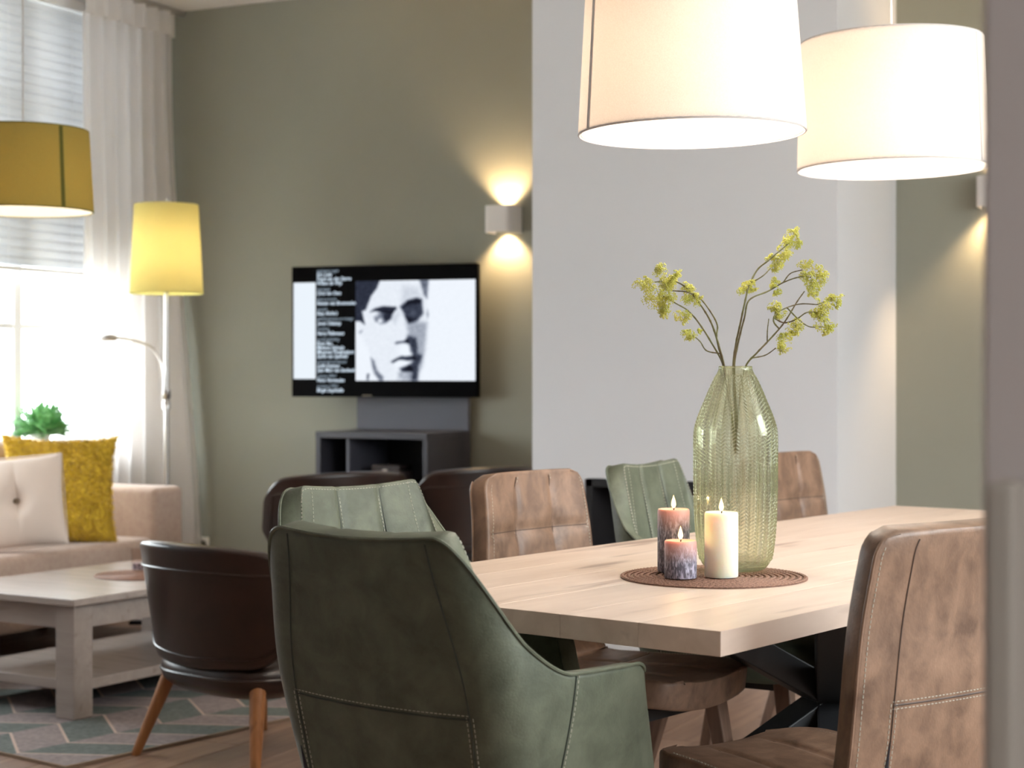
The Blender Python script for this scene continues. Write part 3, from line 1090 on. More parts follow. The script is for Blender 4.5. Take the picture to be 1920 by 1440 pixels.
hd_ = [((px - 312) * mpp, -0.03, HC + (YH - py) * mpp) for px, py in ((226, 634), (218, 634), (210, 633), (200, 634), (191, 636))]
obj('reading_head', MB().tube(hd_, [0.006, 0.014, 0.016, 0.015, 0.008], 12), 'steel', la)
sh = obj('shade', shade_mesh(0.172, 0.150, zs1 - zs0), 'shade_lime', la, loc=(0, 0, zs0))
obj('rim', MB().tube([(0.172 * math.cos(k / 48 * 2 * math.pi), 0.172 * math.sin(k / 48 * 2 * math.pi), 0) for k in range(49)], 0.003, 6, False), 'shade_lime', sh)
obj('bulb', MB().lathe([(0.0001, 0.0), (0.02, 0.006), (0.03, 0.03), (0.022, 0.06), (0.0001, 0.075)], 20), 'bulb', la, loc=(0, 0, zs0 + 0.14))
obj('finial', MB().lathe([(0.0001, 0), (0.008, 0), (0.008, 0.03), (0.0001, 0.034)], 10), 'steel', la, loc=(0, 0, zs1 - 0.002))
for k_ in (0.3, 0.6):
    point_light('lamp_glow', (0.0, 0, zs0 + (zs1 - zs0) * k_), 5, WARM, 0.04, la)

# ------------------------------------------------------------------ sofa with cushions
sofa = thing('sofa', 'beige fabric sofa with block arms in front of the window', 'sofa', (-5.33, 5.15, 0), 0)
# local: +x is the front, y along the window
SF = 0.43          # seat front at x = -4.90
ay1 = 6.455 - 5.15
ay0 = ay1 - 0.215


def bbox(*a):
    return MB().box(*a)


obj('base_frame', bbox(-0.36, SF - 0.015, -ay0, ay0, 0.13, 0.30), 'sofa', sofa, bevel=0.015, seg=3)
for k in range(2):
    y0 = -ay0 + 0.004 + k * ay0
    obj('seat_cushion', bbox(-0.16, SF + 0.005, y0, y0 + ay0 - 0.008, 0.302, 0.447), 'sofa', sofa, bevel=0.035, seg=4)
    obj('back_cushion', bbox(-0.33, -0.15, y0, y0 + ay0 - 0.008, 0.40, 0.878), 'sofa', sofa, bevel=0.05, seg=4)
obj('back_frame', bbox(-0.42, -0.34, -ay0, ay0, 0.13, 0.80), 'sofa', sofa, bevel=0.02, seg=3)
for s in (-1, 1):
    obj('armrest', bbox(-0.42, SF, min(s * ay0, s * ay1), max(s * ay0, s * ay1), 0.10, 0.665), 'sofa', sofa, bevel=0.03, seg=4)
for x in (-0.36, SF - 0.06):
    for y in (-ay1 + 0.06, ay1 - 0.06):
        obj('foot', MB().lathe([(0.02, 0), (0.028, 0.10)], 14, x, y), 'black', sofa)


def pillow_fn(hw_, th, pinch=0.10):
    def fn(sgn):
        def g(u, v):
            a, b = 2 * u - 1, 2 * v - 1
            e = max(0.0, (1 - a * a)) * max(0.0, (1 - b * b))
            x = a * hw_ * (1 - pinch * (1 - abs(a) ** 2) * 0 - pinch * (1 - b * b) * abs(a) ** 6 * 0.6)
            z = b * hw_ * (1 - pinch * (1 - a * a) * abs(b) ** 6 * 0.6)
            return (x, sgn * th * e ** 0.42, z)
        return g
    return fn


yp = thing('shaggy_cushion', 'mustard yellow shaggy cushion leaning in the sofa corner', 'cushion', P(112, 921, 7.55), 0)
yp.rotation_euler = (math.radians(-14), math.radians(2), YAW + math.radians(22))
pfn = pillow_fn(0.245, 0.085)
pfn = pillow_fn(0.25, 0.095, 0.24)
cov = MB().grid(pfn(-1), 60, 60).grid(lambda u, v: pfn(1)(1 - u, v), 60, 60)
rp = random.Random(11)
cov.v = [(x + rp.uniform(-.003, .003), y + rp.uniform(-.006, .006) + 0.010 * math.sin(x * 31 + z * 22) * math.sin(z * 27 - x * 13), z + rp.uniform(-.003, .003)) for x, y, z in cov.v]
obj('cover', cov, 'yellow_pile', yp)
pile = MB()
for k in range(5200):
    u, v_ = rp.random(), rp.random()
    x, y, z = pfn(-1)(u, v_)
    y += 0.010 * math.sin(x * 31 + z * 22) * math.sin(z * 27 - x * 13)
    n_ = Vector((x * 1.1, -0.25, z * 1.1 - 0.06)).normalized()
    d = (n_ + Vector((rp.uniform(-.6, .6), rp.uniform(-.3, .3), rp.uniform(-.8, .3)))).normalized()
    tn = d.orthogonal().normalized()
    l_ = rp.uniform(0.010, 0.019)
    b_ = Vector((x, y, z))
    w_ = 0.0035
    pile.add([b_ - tn * w_, b_ + tn * w_, b_ + d * l_ * 0.6 + d.cross(tn) * w_, b_ + d * l_], [(0, 1, 2), (1, 3, 2), (2, 3, 0)])
obj('pile', pile, 'yellow_pile', yp, kind='stuff')

wp = thing('tufted_cushion', 'cream linen cushion with a centre button in front of the yellow one', 'cushion', P(32, 943, 7.14), 0)
wp.rotation_euler = (math.radians(-16), math.radians(-5), YAW + math.radians(12))
pf2 = pillow_fn(0.195, 0.075)


def dimple(sgn):
    g = pf2(sgn)

    def h(u, v):
        x, y, z = g(u, v)
        return (x, y * (1 - 0.55 * math.exp(-(x * x + z * z) / 0.0022) - 0.2 * math.exp(-abs(x) / 0.012) * math.exp(-z * z / 0.02)), z)
    return h


obj('cover', MB().grid(dimple(-1), 48, 48).grid(lambda u, v: dimple(1)(1 - u, v), 48, 48), 'cushion_white', wp)
obj('button', MB().lathe([(0.0001, 0.006), (0.010, 0.003), (0.012, 0.0), (0.0001, -0.003)], 16), 'button', wp, loc=(0, -0.036, 0), rot=(math.pi / 2, 0, 0))
pp = MB()
b_ = [(-0.195, -0.195), (0.195, -0.195), (0.195, 0.195), (-0.195, 0.195), (-0.195, -0.195)]
obj('piping', MB().tube([(x * 0.985, 0, z * 0.985) for x, z in b_], 0.004, 6, False), 'cushion_white', wp)

# plants on the sill
_rt = (75 - CX) / F
_pd = -WX / (SA - CA * _rt)
pl_p = W(_rt * _pd, _pd)
pt = thing('potted_plant', 'small green feathery plant in a white pot on the window sill', 'plant', (WX + 0.0, pl_p.y, LZ0 + 0.001))
obj('pot', MB().lathe([(0.0001, 0), (0.038, 0), (0.052, 0.09), (0.047, 0.09), (0.044, 0.075), (0.0001, 0.075)], 28), 'pot', pt)
lm = MB()
rl = random.Random(4)
for k in range(64):
    a_ = rl.uniform(0, 2 * math.pi)
    el = 0.25 + 1.15 * rl.random() ** 1.2
    d = Vector((math.cos(a_) * math.cos(el), math.sin(a_) * math.cos(el), math.sin(el)))
    ln = rl.uniform(0.12, 0.175)
    b0 = Vector((d.x * 0.02, d.y * 0.02, 0.075))
    cv = [b0 + d * ln * t - Vector((0, 0, 0.05 * t * t * math.cos(el))) for t in [i / 9 for i in range(10)]]
    lm.tube(cv, 0.0016, 4, False)
    side = d.cross(Vector((0.1, 0.2, 1))).normalized()
    upv = side.cross(d).normalized()
    for i in range(2, 10):
        for sg in (-1, 1):
            ld = (d * 0.75 + side * sg * 0.8 + upv * rl.uniform(-.3, .4)).normalized()
            ll = 0.048 * (1 - 0.45 * abs(i / 9 - 0.45)) * rl.uniform(0.8, 1.2)
            wv_ = ld.cross(upv).normalized() * 0.010
            p0 = cv[i]
            lm.add([p0, p0 + ld * ll * 0.45 + wv_, p0 + ld * ll, p0 + ld * ll * 0.45 - wv_, p0 + ld * ll * 0.45 + upv * 0.002], [(0, 1, 4), (1, 2, 4), (2, 3, 4), (3, 0, 4)])
obj('foliage', lm, 'leaf', pt, smooth=False, kind='stuff')

# ------------------------------------------------------------------ rug and coffee table
RA = math.radians(38)     # rug edge direction, to the right of the view axis
c0 = G(123, 1442, 0.0)
rug = obj('rug', MB().box(-1.9, 0, 0, 2.3, 0.0005, 0.007), 'rug', smooth=False, bevel=0.003)
rug.location = (c0.x, c0.y, 0)
rug.rotation_euler = (0, 0, YAW - RA)
tag(rug, 'flat woven rug with grey green and mauve chevron blocks under the coffee table', 'rug')
bd = MB().box(-1.9, 0.006, -0.006, 0.002, 0.0004, 0.0095).box(-0.002, 0.006, 0, 2.3, 0.0004, 0.0095)
obj('binding', bd, 'rug_edge', rug, smooth=False)

ctz = 0.42
cc = G(138, 1125, ctz)
CT = thing('coffee_table', 'low square-legged grey oak coffee table with an under-shelf on the rug', 'table', (cc.x, cc.y, 0.0075), YAW - math.radians(32))
# local: near corner at the origin, x to the left (-), y away
cwid, clen = 0.72, 1.15
obj('tabletop', MB().box(-cwid, 0, 0, clen, ctz - 0.032, ctz - 0.0075), 'greywood', CT, smooth=False, bevel=0.003)
lw_ = 0.088
for (x, y) in ((-0.03 - lw_, 0.03), (-cwid + 0.03, 0.03), (-0.03 - lw_, clen - 0.03 - lw_), (-cwid + 0.03, clen - 0.03 - lw_)):
    obj('leg', MB().box(x, x + lw_, y, y + lw_, 0, ctz - 0.032), 'greywood', CT, smooth=False, bevel=0.004)
for y in (0.05, clen - 0.05 - 0.022):
    obj('apron', MB().box(-cwid + 0.03 + lw_, -0.03 - lw_, y, y + 0.022, ctz - 0.032 - 0.085, ctz - 0.032), 'greywood', CT, smooth=False)
for x in (-0.05 - 0.022, -cwid + 0.05):
    obj('apron', MB().box(x, x + 0.022, 0.03 + lw_, clen - 0.03 - lw_, ctz - 0.032 - 0.085, ctz - 0.032), 'greywood', CT, smooth=False)
obj('undershelf', MB().box(-cwid + 0.045, -0.045, 0.06, clen - 0.06, 0.09, 0.125), 'greywood', CT, smooth=False, bevel=0.003)


def woven_mat(R, label, loc, n=15):
    t = thing('woven_placemat', label, 'mat', loc)
    obj('backing', MB().lathe([(0.0001, 0), (R - 0.002, 0), (R - 0.002, 0.0014), (0.0001, 0.0014)], 64), 'mat_weave', t)
    step = R / n
    for k in range(n):
        r = R - step * (k + 0.5)
        m_ = MB()
        nb = max(10, int(2 * math.pi * r / 0.011))
        pts, rs = [], []
        seg = nb * 2
        for i in range(seg + 1):
            w = i / seg * 2 * math.pi
            pts.append((r * math.cos(w), r * math.sin(w), 0.0032))
            rs.append(step * 0.40 if i % 2 else step * 0.26)
        m_.tube(pts, rs, 5, False)
        m_.v = [(x, y, 0.0014 + max(0, (z - 0.0014)) * 0.55) for x, y, z in m_.v]
        obj('ring', m_, 'mat_weave', t, smooth=False)
    return t


mt2 = G(262, 1079, ctz)
woven_mat(0.17, 'round brown woven mat on the grey coffee table', (mt2.x, mt2.y, ctz + 0.0005), 13)
tg = G(262, 1073, ctz)
tum = thing('tealight_glass', 'pale pink drinking glass standing on the coffee table mat', 'glass', (tg.x, tg.y, ctz + 0.006))
obj('cup', MB().lathe([(0.0001, 0), (0.030, 0), (0.034, 0.085), (0.032, 0.085), (0.028, 0.006), (0.0001, 0.006)], 32), 'tumbler', tum)
obj('wax', MB().lathe([(0.0001, 0.006), (0.0275, 0.006), (0.0285, 0.03), (0.0001, 0.03)], 24), 'wax_short', tum)
rmp = G(270, 1176, 0.125)
rm = thing('remote_control', 'small black remote on the under-shelf of the coffee table', 'remote', (rmp.x, rmp.y, 0.1365), YAW)
obj('case', MB().box(-0.06, 0.06, -0.022, 0.022, 0, 0.016), 'black', rm, bevel=0.005)
obj('button_pad', MB().box(-0.045, 0.045, -0.014, 0.014, 0.016, 0.0185), 'anthracite', rm, smooth=False)


# ------------------------------------------------------------------ chairs
def normal_at(fn, u, v, e=1e-3):
    p = Vector(fn(u, v))
    a = Vector(fn(min(1, u + e), v)) - Vector(fn(max(0, u - e), v))
    b = Vector(fn(u, min(1, v + e))) - Vector(fn(u, max(0, v - e)))
    n = a.cross(b)
    if n.length < 1e-12:
        return p, Vector((0, 1, 0))
    return p, n.normalized()


def thick_shell(fn, nu, nv, th, nfn=None):
    """closed shell: outer surface fn, inner surface moved th(u, v) along the inward normal, joined at the rim"""
    vs, fs = [], []
    inn = []
    for j in range(nv + 1):
        for i in range(nu + 1):
            u, v = i / nu, j / nv
            p = Vector(fn(u, v))
            n = normal_at(nfn or fn, u, v)[1]
            vs.append(p)
            inn.append(p - n * th(u, v))
    N = len(vs)
    vs += inn
    id_ = lambda i, j: j * (nu + 1) + i
    for j in range(nv):
        for i in range(nu):
            q = (id_(i, j), id_(i + 1, j), id_(i + 1, j + 1), id_(i, j + 1))
            fs.append(q)
            fs.append(tuple(N + k for k in reversed(q)))
    for i in range(nu):
        a_, b_ = id_(i, 0), id_(i + 1, 0)
        fs.append((b_, a_, N + a_, N + b_))
        a_, b_ = id_(i, nv), id_(i + 1, nv)
        fs.append((a_, b_, N + b_, N + a_))
    for j in range(nv):
        a_, b_ = id_(0, j), id_(0, j + 1)
        fs.append((a_, b_, N + b_, N + a_))
        a_, b_ = id_(nu, j), id_(nu, j + 1)
        fs.append((b_, a_, N + a_, N + b_))
    return MB().add(vs, fs)


def stitches(pts, nrm, mb, off=0.0, dash=0.0052, gap=0.0034, w=0.0006, lift=0.0006):
    """small raised thread dashes along a polyline; off moves them sideways"""
    acc = 0.0
    nxt = 0.0
    for i in range(len(pts) - 1):
        a, b = pts[i], pts[i + 1]
        L_ = (b - a).length
        if L_ < 1e-6:
            continue
        t = (b - a) / L_
        n = nrm[i]
        s = n.cross(t).normalized()
        pos = nxt - acc
        while pos < L_:
            c = a + t * pos + s * off + n * lift
            d = t * dash / 2
            mb.add([c - d - s * w - n * 0.002, c + d - s * w - n * 0.002, c + d + s * w - n * 0.002, c - d + s * w - n * 0.002,
                    c - d - s * w + n * 0.0003, c + d - s * w + n * 0.0003, c + d + s * w + n * 0.0003, c - d + s * w + n * 0.0003],
                   [(4, 5, 6, 7), (0, 1, 5, 4), (1, 2, 6, 5), (2, 3, 7, 6), (3, 0, 4, 7)])
            nxt += dash + gap
            pos = nxt - acc
        acc += L_


def line_on(fn, u0, v0, u1, v1, n=40, th=None, bow=0.0):
    pts, nr = [], []
    for k in range(n + 1):
        t = k / n
        u = u0 + (u1 - u0) * t
        v = v0 + (v1 - v0) * t + bow * math.sin(math.pi * t)
        p, nn = normal_at(fn, u, v)
        if th is None:
            pts.append(p)
            nr.append(nn)
        else:
            pts.append(p - nn * th(u, v))
            nr.append(-nn)
    return pts, nr


def splay_legs(t, mat, spots, top, r0, r1, square=True):
    for (x0, y0, x1, y1) in spots:
        m_ = MB()
        if square:
            v_ = []
            for (x, y, z, r) in ((x1, y1, 0.0, r1), (x0, y0, top, r0)):
                v_ += [(x - r, y - r, z), (x + r, y - r, z), (x + r, y + r, z), (x - r, y + r, z)]
            m_.add(v_, [(3, 2, 1, 0), (4, 5, 6, 7), (0, 1, 5, 4), (1, 2, 6, 5), (2, 3, 7, 6), (3, 0, 4, 7)])
            obj('leg', m_, mat, t, smooth=False, bevel=0.004)
        else:
            v_, n = [], 16
            for (x, y, z, r) in ((x1, y1, 0.0, r1), (x0, y0, top, r0)):
                v_ += [(x + r * math.cos(2 * math.pi * k / n), y + r * math.sin(2 * math.pi * k / n), z) for k in range(n)]
            m_.add(v_, [tuple(range(n - 1, -1, -1)), tuple(range(n, 2 * n))] + [(k, (k + 1) % n, n + (k + 1) % n, n + k) for k in range(n)])
            obj('leg', m_, mat, t)


# ---- green armchair
def arm_rim(a):
    if a < 0.345:
        return 0.93 - 0.008 * (1 - (a / 0.345) ** 2)
    if a < 0.66:
        t = (a - 0.345) / 0.315
        # quick fall from the rounded corner, long run-out into the arm
        return 0.93 - 0.222 * (1 - (1 - t) ** 1.75) * sstep(-0.03, 0.55, t)
    r = 0.708 - 0.008 * ((a - 0.66) / 0.34)
    return r - 0.035 * max(0, (a - 0.92) / 0.08) ** 2.5


def arm_plan(a, z):
    k = (z - 0.40) / 0.53
    yb = -0.215 - 0.115 * k
    hw_ = 0.238 + 0.026 * sstep(0, 0.55, k) - 0.024 * sstep(0.55, 1.0, k)
    r = 0.072
    yf = 0.105 + 0.085 * (1 - sstep(0.0, 0.60, k))
    if a < 0.36:
        return (a / 0.36 * (hw_ - r), yb - 0.010 * (1 - (a / 0.36) ** 2))
    if a < 0.52:
        w = (a - 0.36) / 0.16 * math.pi / 2
        return (hw_ - r + r * math.sin(w), yb + r - r * math.cos(w))
    t = (a - 0.52) / 0.48
    x = hw_ + 0.014 * math.sin(math.pi * t * 0.9)
    if t > 0.9:
        x -= 0.02 * ((t - 0.9) / 0.1) ** 2
    return (x, yb + r + (yf - yb - r) * t)


def arm_fn(u, v):
    s = 2 * u - 1
    a = abs(s)
    z = 0.40 + v * (arm_rim(a) - 0.40)
    x, y = arm_plan(a, z)
    return Vector((x if s >= 0 else -x, y, z))


def make_armchair(label, group):
    t = thing('dining_armchair', label, 'chair', (0, 0, 0), 0, group)

    def th(u, v):
        s = abs(2 * u - 1)
        base = 0.048 - 0.012 * sstep(0.5, 0.9, s)
        x = abs(arm_fn(u, v).x) if s < 0.36 else 9
        g = math.exp(-((x - 0.062) / 0.008) ** 2) if s < 0.36 else 0
        g2 = math.exp(-((v - 0.60) / 0.016) ** 2) if s > 0.20 and s < 0.55 else 0
        return base - 0.006 * max(g, g2)
    sh = thick_shell(arm_fn, 120, 34, th)
    obj('shell', sh, 'green_leather', t, bevel=0.006, seg=2)
    # seat pad
    def pad(u, v):
        w = 2 * math.pi * u
        cx, sy = math.cos(w), math.sin(w)
        e = 0.35
        X = math.copysign(abs(cx) ** e, cx) * 0.215
        Y = math.copysign(abs(sy) ** e, sy) * 0.235 + 0.055
        rr = math.sin(math.pi * min(1, v)) ** 0.28 if 0 < v < 1 else 0
        zz = 0.445 - 0.055 * math.cos(math.pi * v)
        return Vector((X * rr, (Y - 0.04) * rr + 0.04, zz))
    obj('seat', MB().grid(pad, 64, 16), 'green_leather', t)
    st, sm_ = MB(), MB()
    # outside: panel seams, cross seam, arm seams
    for sg in (-1, 1):
        U = lambda a_: 0.5 + sg * a_ / 2
        p, n = line_on(arm_fn, U(0.315), 0.985, U(0.385), 0.0, 60)
        sm_.tube([q + m * 0.0003 for q, m in zip(p, n)], 0.0016, 5)
        p2, n2 = line_on(arm_fn, U(0.352), 0.47, U(0.385), 0.0, 40)
        stitches(p2, n2, st, 0.006)
        stitches(p2, n2, st, -0.006)
        p, n = line_on(arm_fn, U(0.665), 0.99, U(0.51), 0.0, 60)
        sm_.tube([q + m * 0.0003 for q, m in zip(p, n)], 0.0016, 5)
        stitches(p, n, st, 0.006 * sg)
        # inside vertical seams beside the middle panel and the arm seam
        for a_ in (0.14,):
            p, n = line_on(arm_fn, U(a_), 0.98, U(a_ * 0.92), 0.2, 50, th)
            sm_.tube([q + m * 0.0003 for q, m in zip(p, n)], 0.0015, 5)
            stitches(p, n, st, 0.006)
            stitches(p, n, st, -0.006)
        p, n = line_on(arm_fn, U(0.32), 0.985, U(0.33), 0.2, 50, th)
        stitches(p, n, st, 0)
        p, n = line_on(arm_fn, U(0.33), 0.60, U(0.56), 0.60, 30, th, -0.03)
        sm_.tube([q + m * 0.0003 for q, m in zip(p, n)], 0.0015, 5)
        stitches(p, n, st, 0.007)
        stitches(p, n, st, -0.007)
        # zip slit low on the outer back
        p, n = line_on(arm_fn, U(0.388), 0.30, U(0.392), 0.05, 14)
        rs = [0.0008 + 0.005 * math.sin(math.pi * k / 14) for k in range(15)]
        obj('zip', MB().tube([q for q in p], rs, 6), 'zip', t)
    p, n = line_on(arm_fn, 0.5 - 0.176, 0.47, 0.5 + 0.176, 0.47, 50)
    sm_.tube([q + m * 0.0003 for q, m in zip(p, n)], 0.0016, 5)
    stitches(p, n, st, 0.006)
    # rim piping and its stitches
    p, n = line_on(arm_fn, 0.01, 1.0, 0.99, 1.0, 200)
    sm2 = MB().tube(p, 0.0032, 6)
    obj('piping', sm2, 'green_leather', t)
    p, n = line_on(arm_fn, 0.02, 0.985, 0.98, 0.985, 200, th)
    stitches(p, n, st, 0)
    obj('seam', sm_, 'seam_green', t)
    obj('stitching', st, 'thread', t, smooth=False, kind='stuff')
    splay_legs(t, 'chairwood', [(-.17, .17, -.22, .23), (.17, .17, .22, .23), (-.17, -.14, -.22, -.24), (.17, -.14, .22, -.24)], 0.40, 0.022, 0.014)
    obj('seat_frame', MB().box(-0.19, 0.19, -0.16, 0.19, 0.375, 0.402), 'black_metal', t, smooth=False)
    return t


# ---- brown side chair
PROF = catmull([(0, 0.275, 0.405), (0, 0.235, 0.412), (0, 0.15, 0.412), (0, 0.0, 0.402), (0, -0.14, 0.400), (0, -0.225, 0.435), (0, -0.262, 0.53), (0, -0.278, 0.66), (0, -0.288, 0.80), (0, -0.308, 0.93)], 120)
_acc = [0.0]
for i_ in range(120):
    _acc.append(_acc[-1] + (PROF[i_ + 1] - PROF[i_]).length)
PLEN = _acc[-1]


def prof_at(d):
    d = min(max(d, 0), PLEN)
    import bisect
    k = min(max(bisect.bisect_right(_acc, d) - 1, 0), 119)
    t = (d - _acc[k]) / max(1e-9, _acc[k + 1] - _acc[k])
    return PROF[k].lerp(PROF[k + 1], min(1, t))


def side_fn(u, v, rnd_=True):
    # outer (under / rear) surface
    d = v * PLEN
    p = prof_at(d)
    s = 2 * u - 1
    hw_ = 0.212 + 0.010 * math.sin(math.pi * v) - 0.012 * sstep(0.75, 1, v)
    for dist, r in ((PLEN - d, 0.045), (d, 0.085)):
        if rnd_ and dist < r:
            hw_ -= r - math.sqrt(max(0, r * r - (r - dist) ** 2))
    x = s * hw_
    back = sstep(0.42, 0.60, v)
    bend = abs(s) ** 2.4
    return Vector((x, p.y + 0.026 * bend * back * (1 - 0.35 * v), p.z + 0.018 * bend * (1 - back)))


def make_sidechair(label, group):
    t = thing('dining_chair', label, 'chair', (0, 0, 0), 0, group)
    vh = 0.858
    seat_lines = (0.30,)

    def th(u, v):
        s = 2 * u - 1
        base = 0.048 + 0.022 * (1 - sstep(0.34, 0.55, v))
        x = abs(s) * 0.225
        g = max(math.exp(-((x - 0.078) / 0.009) ** 2), math.exp(-((v - vh) / 0.010) ** 2), math.exp(-((v - 0.30) / 0.010) ** 2) * 0.8)
        g *= sstep(0.03, 0.07, v) * (1 - sstep(0.955, 0.985, v)) * (1 - sstep(0.86, 0.97, abs(s)))
        g3 = math.exp(-((x - 0.078) ** 2 + ((v - vh) * PLEN) ** 2) / 0.0012)
        e = (1 - abs(s) ** 6)
        return (base - 0.006 * g - 0.008 * g3) * (0.88 + 0.12 * e)
    # normal of side_fn points forward/up for this orientation; flip by mirroring u
    fn = lambda u, v: side_fn(u, v)
    nfn = lambda u, v: side_fn(u, v, False)
    obj('shell', thick_shell(fn, 56, 96, th, nfn), 'brown_leather', t, bevel=0.006, seg=2)
    st, sm_ = MB(), MB()

    def seam(u0, v0, u1, v1, inner, both=True, n=60, groove=True, bow=0.0):
        p, nn = line_on(fn, u0, v0, u1, v1, n, th if inner else None, bow)
        if groove:
            sm_.tube([q + m * 0.0003 for q, m in zip(p, nn)], 0.0015, 5)
        stitches(p, nn, st, 0.006)
        if both:
            stitches(p, nn, st, -0.006)
    for sg in (-1, 1):
        us = 0.5 + sg * 0.078 / 0.45
        seam(us, 0.985, us, 0.06, True, False, 90)
        seam(0.5 + sg * 0.455, 0.975, 0.5 + sg * 0.455, 0.06, True, False, 90, False)
        seam(0.5 + sg * 0.32, 0.72, 0.5 + sg * 0.33, 0.45, False, True, 40)
        p, nn = line_on(fn, 0.5 + sg * 0.30, 0.985, 0.5 + sg * 0.32, 0.72, 40)
        sm_.tube([q + m * 0.0003 for q, m in zip(p, nn)], 0.0013, 5)
        p, nn = line_on(fn, 0.5 + sg * 0.325, 0.66, 0.5 + sg * 0.33, 0.50, 16)
        obj('zip', MB().tube(p, [0.0008 + 0.0045 * math.sin(math.pi * k / 16) for k in range(17)], 6), 'zip', t)
        # piping along both side edges
        p, nn = line_on(fn, 0.5 + sg * 0.497, 0.04, 0.5 + sg * 0.497, 0.985, 120)
        obj('piping', MB().tube(p, 0.003, 6), 'brown_leather', t)
        seam(0.5 + sg * 0.478, 0.975, 0.5 + sg * 0.478, 0.08, False, False, 90, False)
    seam(0.04, vh, 0.96, vh, True, True)
    seam(0.04, 0.30, 0.96, 0.30, True, True)
    seam(0.18, 0.72, 0.82, 0.72, False, True, 50)
    obj('seam', sm_, 'seam_brown', t)
    obj('stitching', st, 'thread', t, smooth=False, kind='stuff')
    splay_legs(t, 'chairwood', [(-.16, .18, -.20, .24), (.16, .18, .20, .24), (-.16, -.12, -.20, -.24), (.16, -.12, .20, -.24)], 0.412, 0.022, 0.014)
    obj('seat_frame', MB().box(-0.18, 0.18, -0.13, 0.20, 0.385, 0.412), 'black_metal', t, smooth=False)
    return t


# ---- low lounge chair
def make_lounge(label, group, lift):
    t = thing('lounge_chair', label, 'chair', (0, 0, 0), 0, group)
    z0, zt_ = 0.295 + lift, 0.672 + lift
    AM = math.radians(70)
    R = 0.285

    def plan(s, z):
        a_ = s * AM
        rr = R + 0.02 * (z - 0.5)
        x = rr * math.sin(a_) * 1.25
        y = -rr * math.cos(a_) * 0.9 + 0.0 - 0.16 * (z - z0)
        return x, y

    def fn(u, v):
        s = 2 * u - 1
        a_ = abs(s)
        top_ = zt_ - 0.03 * a_ ** 2 - 0.085 * max(0, (a_ - 0.72) / 0.28) ** 2.4
        bot = z0 + 0.02 * a_ + 0.13 * max(0, (a_ - 0.5) / 0.5) ** 2.2
        z = bot + (top_ - bot) * v
        x, y = plan(s, z)
        return Vector((x, y, z))
    th = lambda u, v: 0.042
    obj('backrest', thick_shell(fn, 64, 18, th), 'dark_leather', t, bevel=0.012, seg=3)
    pip = MB()
    loop = []
    N = 160
    for k in range(N + 1):
        w = k / N * 4
        m, f_ = 0.07, w % 1
        if w < 1:
            u, v = m + (1 - 2 * m) * f_, 0.80
        elif w < 2:
            u, v = 1 - m, 0.80 - 0.70 * f_
        elif w < 3:
            u, v = 1 - m - (1 - 2 * m) * f_, 0.10
        else:
            u, v = m, 0.10 + 0.70 * (f_ if w < 4 else 1)
        p, n = normal_at(fn, u, v)
        loop.append(p + n * 0.001)
    obj('piping', pip.tube(loop, 0.004, 6, False), 'dark_leather', t)
    # seat: rounded pan and pad

    def seat(zc, hx, hy, hz, e, yo):
        def g(u, v):
            w = 2 * math.pi * u
            c, s_ = math.cos(w), math.sin(w)
            rr = math.sin(math.pi * v) ** 0.5 if 0 < v < 1 else 0
            return Vector((math.copysign(abs(c) ** e, c) * hx * rr, math.copysign(abs(s_) ** e, s_) * hy * rr + yo, zc - hz * math.cos(math.pi * v)))
        return g
    obj('seat', MB().grid(seat(0.275, 0.274, 0.264, 0.080, 0.66, 0.022), 64, 20), 'dark_leather', t)
    obj('seat_welt', MB().tube([(math.copysign(abs(math.cos(w)) ** .66, math.cos(w)) * 0.273, math.copysign(abs(math.sin(w)) ** .66, math.sin(w)) * 0.263 + 0.022, 0.275) for w in [2 * math.pi * k / 96 for k in range(97)]], 0.005, 6, False), 'dark_leather', t)
    for s in (-0.28, 0.0, 0.28) if lift > 0.02 else (-0.3, 0.3):
        p, n = normal_at(fn, 0.5 + s / 2, 0.12)
        obj('back_strut', MB().tube([p - n * 0.02, (p.x * 0.95, p.y + 0.03, 0.29)], 0.011, 8), 'black_metal', t)
    splay_legs(t, 'beech', [(-.20, .20, -.26, .27), (.20, .20, .26, .27), (-.20, -.16, -.275, -.24), (.20, -.16, .275, -.24)], 0.26, 0.026, 0.015, False)
    return t


def place(o, u, D, face_deg, label=None):
    """face_deg: facing direction, degrees to the right of the view axis"""
    p = W(u, D, 0)
    o.location = p
    o.rotation_euler = (0, 0, YAW - math.radians(face_deg))
    if label:
        o['label'] = label
    return o


TA = 38.4   # long axis of the table
ta = math.radians(TA)
T0 = Vector((-0.428, 3.43))


def tpos(al, pe):
    return (T0.x + math.sin(ta) * al + math.cos(ta) * pe, T0.y + math.cos(ta) * al - math.sin(ta) * pe)


GA, GB, GL = 'green leather dining armchairs', 'tan brown leather dining chairs', 'low dark leather lounge chairs'
arm1 = make_armchair('green leather armchair nearest the viewer, at the head of the dining table', GA)
place(arm1, -0.045, 2.98, 38)
arm2 = copy_tree(arm1)
arm3 = copy_tree(arm1)
side1 = make_sidechair('brown leather dining chair seen from behind at the near long side of the table', GB)
side2 = copy_tree(side1)
side3 = copy_tree(side1)

